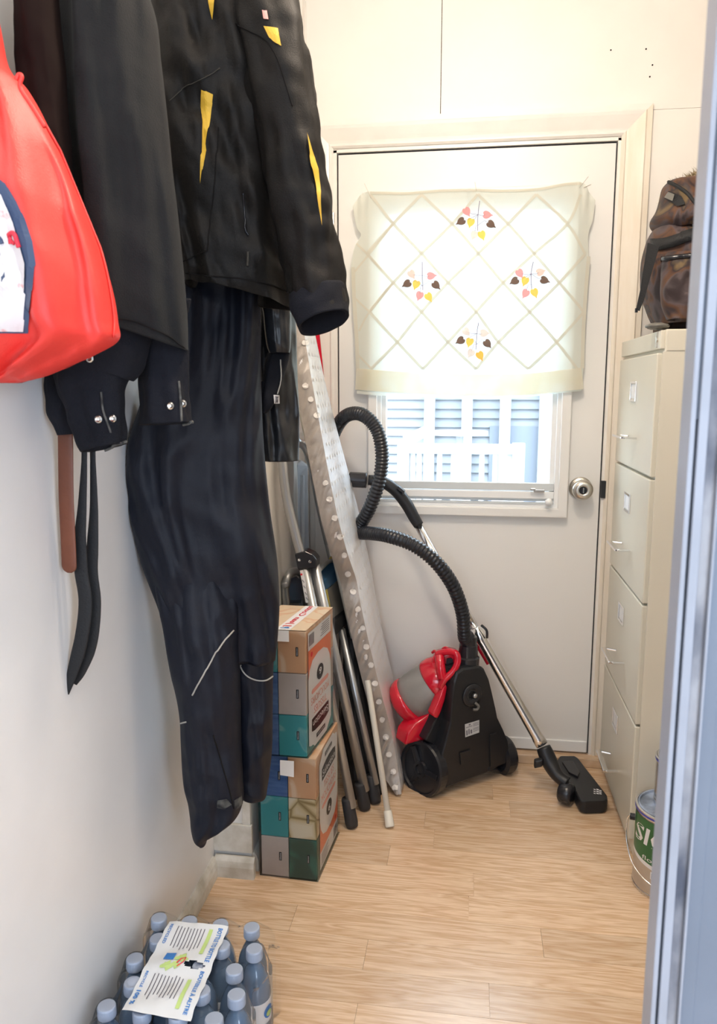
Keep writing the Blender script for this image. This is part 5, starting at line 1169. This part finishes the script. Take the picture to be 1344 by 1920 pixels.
# brown belt and black bag strap
bl = thing('leather_belt', 'brown leather belt hanging against the wall below the charcoal coat', 'belt', (-0.595, 1.10, 0.95))
MB().tube(catmull([PY(122, 780, 1.04), PY(123, 850, 1.04), PY(124, 930, 1.04), PY(127, 1000, 1.04), PY(129, 1045, 1.04), PY(130, 1074, 1.04)], 40), lambda i: 0.0118 if i < 37 else 0.0118*math.sqrt(max(0.05, 1-((i-36)/4.2)**2)), 16, flat=(0.2, (0, 1, 0))).build('strap', 'brown', bl, smooth=True)
bs = thing('bag_strap', 'doubled black webbing strap hanging against the wall beside the brown belt', 'strap', (-0.56, 1.14, 0.75))
MB().tube(catmull([PY(156, 800, 1.055), PY(158, 860, 1.055), PY(154, 950, 1.055), PY(150, 1010, 1.055), PY(152, 1070, 1.055), PY(160, 1130, 1.055), PY(152, 1200, 1.055), PY(136, 1260, 1.055), PY(124, 1300, 1.055)], 60), lambda i: 0.0045+0.0065*min(1, max(0, (i-8)/18))-(0.006*max(0, (i-48)/12)), 14, flat=(0.35, (0, 1, 0))).build('strap_half', 'strap', bs, smooth=True)
MB().tube(catmull([PY(173, 800, 1.072), PY(174, 860, 1.072), PY(176, 950, 1.072), PY(174, 1010, 1.072), PY(172, 1070, 1.072), PY(178, 1130, 1.072), PY(172, 1200, 1.072), PY(154, 1255, 1.072), PY(140, 1282, 1.072)], 60), lambda i: 0.0045+0.0055*min(1, max(0, (i-8)/18))-(0.006*max(0, (i-48)/12)), 14, flat=(0.35, (0, 1, 0))).build('strap_half', 'strap', bs, smooth=True)

# --- red bag
rb = thing('red_bag', 'bright red fabric bag with navy-edged speckled white print hanging in the left foreground', 'bag', (-0.5, 0.85, 1.12))
def rbul(p, u, v): return 0.010*math.sin(u*9+p.z*7)+0.006*math.sin(u*17-p.z*12)
rbb = garment([(-80, -130, -60, .05), (20, -150, -20, .08), (115, -160, 4, .10), (160, -160, 42, .115), (240, -160, 86, .13), (330, -160, 126, .14), (430, -160, 165, .15), (520, -160, 196, .15), (600, -158, 212, .145), (640, -150, 212, .12), (680, -140, 140, .10), (705, -120, 80, .07), (718, -80, 35, .04)], (-0.60, 0.85), (-0.36, 0.87), 0.010, 5, 41, nz=130, bulge=rbul, wrinkle=0.002).build('body', 'redbag', rb, smooth=True)
tr2 = bvh([rbb])
decal(tr2, [(-86, 345), (-60, 322), (-30, 318), (10, 345), (30, 378), (46, 412), (60, 455), (66, 495), (62, 540), (56, 590), (53, 624), (-110, 624), (-110, 420)], 'navy', 'navy_border', rb, lv=4, off=0.0015)
decal(tr2, [(-80, 362), (-56, 338), (-30, 335), (4, 366), (16, 392), (28, 420), (40, 458), (50, 494), (50, 540), (46, 590), (44, 620), (-102, 620), (-102, 425)], 'speck', 'speckled_print', rb, lv=4, off=0.0028)
line_on(tr2, [(22, 458), (21, 445), (26, 437), (33, 441), (38, 455), (41, 464)], 0.0026, 'redp', 'red_letter', rb, off=0.0035); line_on(tr2, [(20, 448), (28, 452), (33, 458)], 0.0018, 'redp', 'red_letter', rb, off=0.0035); line_on(tr2, [(-4, 444), (1, 448), (5, 458)], 0.0022, 'navy', 'navy_letter', rb, off=0.0035)
MB().tube(catmull([PY(30, 150, 0.80), PY(35, 140, 0.80), PY(41, 144, 0.80), PY(38, 165, 0.80), PY(60, 200, 0.80), PY(84, 238, 0.80)], 30), 0.0022, 8).build('strap_loop', 'redbag', rb, smooth=True)
line_on(tr2, [(84, 235), (120, 300), (150, 360), (175, 430), (198, 510), (211, 590), (211, 632)], 0.0014, 'redbag', 'side_seam', rb)

# --- made-up dark mass standing in for the shadow between ladder and ironing board
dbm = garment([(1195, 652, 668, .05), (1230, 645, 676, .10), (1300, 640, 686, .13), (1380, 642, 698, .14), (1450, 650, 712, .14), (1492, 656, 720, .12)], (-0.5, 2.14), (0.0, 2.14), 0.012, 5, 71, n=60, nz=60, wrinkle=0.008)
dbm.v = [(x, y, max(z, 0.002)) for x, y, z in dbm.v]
tag(dbm.build('dark_shadow_mass', 'strap', smooth=True), 'added black mass for the shadow between the step ladder and ironing board', 'bag')

# ============================================================ BACKPACK ON THE CABINET
bpk = thing('camouflage_backpack', 'brown camouflage backpack with black straps standing on the filing cabinet', 'backpack', (0.60, 2.10, 1.317))
def gm2(rows, Yd, th, seed, amp=0.01, nz=70, ex=2.6, zf=5):
    g = garment([(r[0], r[1], r[2], th*r[3]) for r in rows], (0.3, Yd), (0.9, Yd), amp, 3, seed, n=72, nz=nz, ex=ex, zf=zf, wrinkle=0.008)
    g.v = [(x, y, max(z, 1.318)) for x, y, z in g.v]; return g
bb_ = gm2([(408, 1250, 1440, .5), (430, 1226, 1450, .8), (455, 1214, 1455, .95), (490, 1206, 1460, 1), (530, 1204, 1460, 1), (560, 1208, 1460, 1), (590, 1218, 1455, .95), (610, 1226, 1450, .9)], 2.10, 0.26, 51).build('body', 'camo', bpk, smooth=True)
lid_ = gm2([(341, 1258, 1400, .45), (350, 1244, 1420, .7), (375, 1238, 1440, .9), (395, 1232, 1445, 1), (412, 1222, 1450, 1.05), (424, 1224, 1450, 1), (436, 1234, 1450, .8)], 2.08, 0.24, 53, nz=50).build('top_lid', 'camo', bpk, smooth=True)
pkt = gm2([(474, 1250, 1420, .6), (490, 1242, 1430, .9), (530, 1239, 1432, 1), (570, 1240, 1432, 1), (600, 1250, 1425, .8)], 1.985, 0.09, 55, 0.006, 50).build('front_pocket', 'camo', bpk, smooth=True)
tb = bvh([bb_, lid_, pkt])
line_on(tb, [(1239, 486), (1256, 484), (1275, 482), (1296, 480), (1330, 479)], 0.006, 'blackgl', 'zipper', bpk, off=0.001)
line_on(tb, [(1240, 343), (1252, 341), (1272, 350), (1290, 364), (1305, 385)], 0.004, 'strap', 'binding', bpk, off=0.001)
decal(tb, [(1256, 358), (1280, 368), (1287, 384), (1272, 388), (1248, 372)], 'strap', 'patch', bpk, off=0.004)
decal(tb, [(1256, 360), (1268, 365), (1264, 378), (1249, 371)], 'pillow', 'patch_tab', bpk, off=0.006)
def strapq(pts, w_, nm):
    P_ = catmull(pts, 30); return MB().tube(P_, w_, 12, flat=(0.14, (0, -1, 0))).build(nm, 'strap', bpk, smooth=True)
sA = [hit(tb, x, y, 0.004) or PY(x, y, 1.97) for x, y in ((1222, 456), (1245, 452), (1270, 444), (1296, 436), (1320, 430))]
MB().tube(catmull(sA, 24), 0.013, 10, flat=(0.18, (0.9, 0, 0.3))).build('strap', 'strap', bpk, smooth=True) if False else None
def ribbon3(c1, c2, nm, off=0.004):
    n_ = 24; A_ = catmull([(x, y, 0) for x, y in c1], n_); B_ = catmull([(x, y, 0) for x, y in c2], n_); vs = []
    for a_, b_ in zip(A_, B_):
        for p in (a_, b_): vs.append(hit(tb, p.x, p.y, off) or PY(p.x, p.y, 1.99))
    return MB().add(vs, [(2*i, 2*i+1, 2*i+3, 2*i+2) for i in range(n_)]).build(nm, 'strap', bpk, smooth=True, solid=0.002)
ribbon3([(1222, 449), (1245, 448), (1270, 440), (1296, 432), (1320, 424)], [(1232, 470), (1245, 468), (1270, 461), (1295, 452), (1320, 446)], 'strap', 0.006)
strapY = 1.955
MB().prism([PY(1214, 455, strapY), PY(1236, 462, strapY), PY(1228, 490, strapY), PY(1219, 520, strapY), PY(1208, 560, strapY), PY(1199, 583, strapY), PY(1192, 581, strapY), PY(1200, 545, strapY), PY(1206, 505, strapY)], (0, 0.002, 0)).build('hanging_strap', 'strap', bpk)
MB().box(PY(1192, 584, strapY).x-0.002, PY(1192, 584, strapY).x+0.004, strapY-0.002, strapY+0.004, PY(1192, 586, strapY).z, PY(1192, 578, strapY).z).build('strap_tip', 'blackgl', bpk)
pc = PY(1232, 611, 1.93); pc.z = 1.3255
def pouf(u, v):
    a = 2*math.pi*u; b = math.pi*v; d = Vector((math.sin(b)*math.cos(a), math.sin(b)*math.sin(a), math.cos(b)))
    return pc+Vector((d.x*0.026, d.y*0.03, d.z*0.0078))*(1+0.2*noise.noise(d*3))
tag(MB().grid(pouf, 24, 12, cu=True).build('plastic_pouch', 'pillow', smooth=True), 'small grey plastic pouch on the cabinet under the backpack corner', 'pouch')
fh = thing('fur_hat', 'tan faux-fur hat piled behind the backpack top on the cabinet', 'hat', PY(1330, 400, 2.25))
hc = PY(1335, 385, 2.24)
def furf(u, v):
    a = 2*math.pi*u; b = math.pi*v; d = Vector((math.sin(b)*math.cos(a), math.sin(b)*math.sin(a), math.cos(b)))
    return hc+Vector((d.x*0.115, d.y*0.08, d.z*0.085))*(1+0.2*noise.noise(d*4))
MB().grid(furf, 36, 24, cu=True).build('crown', 'strand', fh, smooth=True)
fu = MB()
for k in range(2600):
    a = random.random()*2*math.pi; b = math.acos(random.uniform(-0.6, 1)); d = Vector((math.sin(b)*math.cos(a), math.sin(b)*math.sin(a), math.cos(b)))
    p = hc+Vector((d.x*0.115, d.y*0.08, d.z*0.085))*(1+0.2*noise.noise(d*4)); t = (d+Vector((random.gauss(0, .45), random.gauss(0, .45), random.gauss(0, .45)))).normalized()
    s = t.cross(Vector((0.3, 0.5, 0.8))).normalized()*0.0011; L = random.uniform(0.012, 0.026); fu.add([p-s, p+s, p+t*L], [(0, 1, 2)])
fu.build('fur', 'strand', fh)['kind'] = 'stuff'
# prop under the hat so it rests: hidden folded cloth behind the backpack
fold = thing('folded_blanket', 'folded dark blanket stacked behind the backpack under the fur hat', 'blanket', (0.70, 2.29, 1.317))
for k in range(4):
    MB().box(0.50, 0.95, 2.235, 2.355, 1.3175+k*0.078, 1.3175+k*0.078+0.074).build('fold', 'camo', fold, bevel=0.02, smooth=True) if 1.3175+k*0.078+0.074 < hc.z-0.04 else None

# ============================================================ CEILING LAMP (above the frame)
cl_ = thing('ceiling_lamp', 'round white flush ceiling lamp above the entry', 'lamp', (0.05, 1.22, CE))
MB().lathe([(0.14, 0), (0.14, -0.02), (0.12, -0.03)], (0.05, 1.22, CE), seg=32).build('base', 'vinyl', cl_)
em = mat('lamp_glass', (1, 0.9, 0.75), 0.4); em.node_tree.nodes['Principled BSDF'].inputs['Emission Color'].default_value = (1, 0.82, 0.6, 1); em.node_tree.nodes['Principled BSDF'].inputs['Emission Strength'].default_value = 3
MB().lathe([(0.125, -0.02), (0.12, -0.05), (0.08, -0.08), (0.01, -0.095)], (0.05, 1.22, CE), seg=32).build('shade', em, cl_, smooth=True)
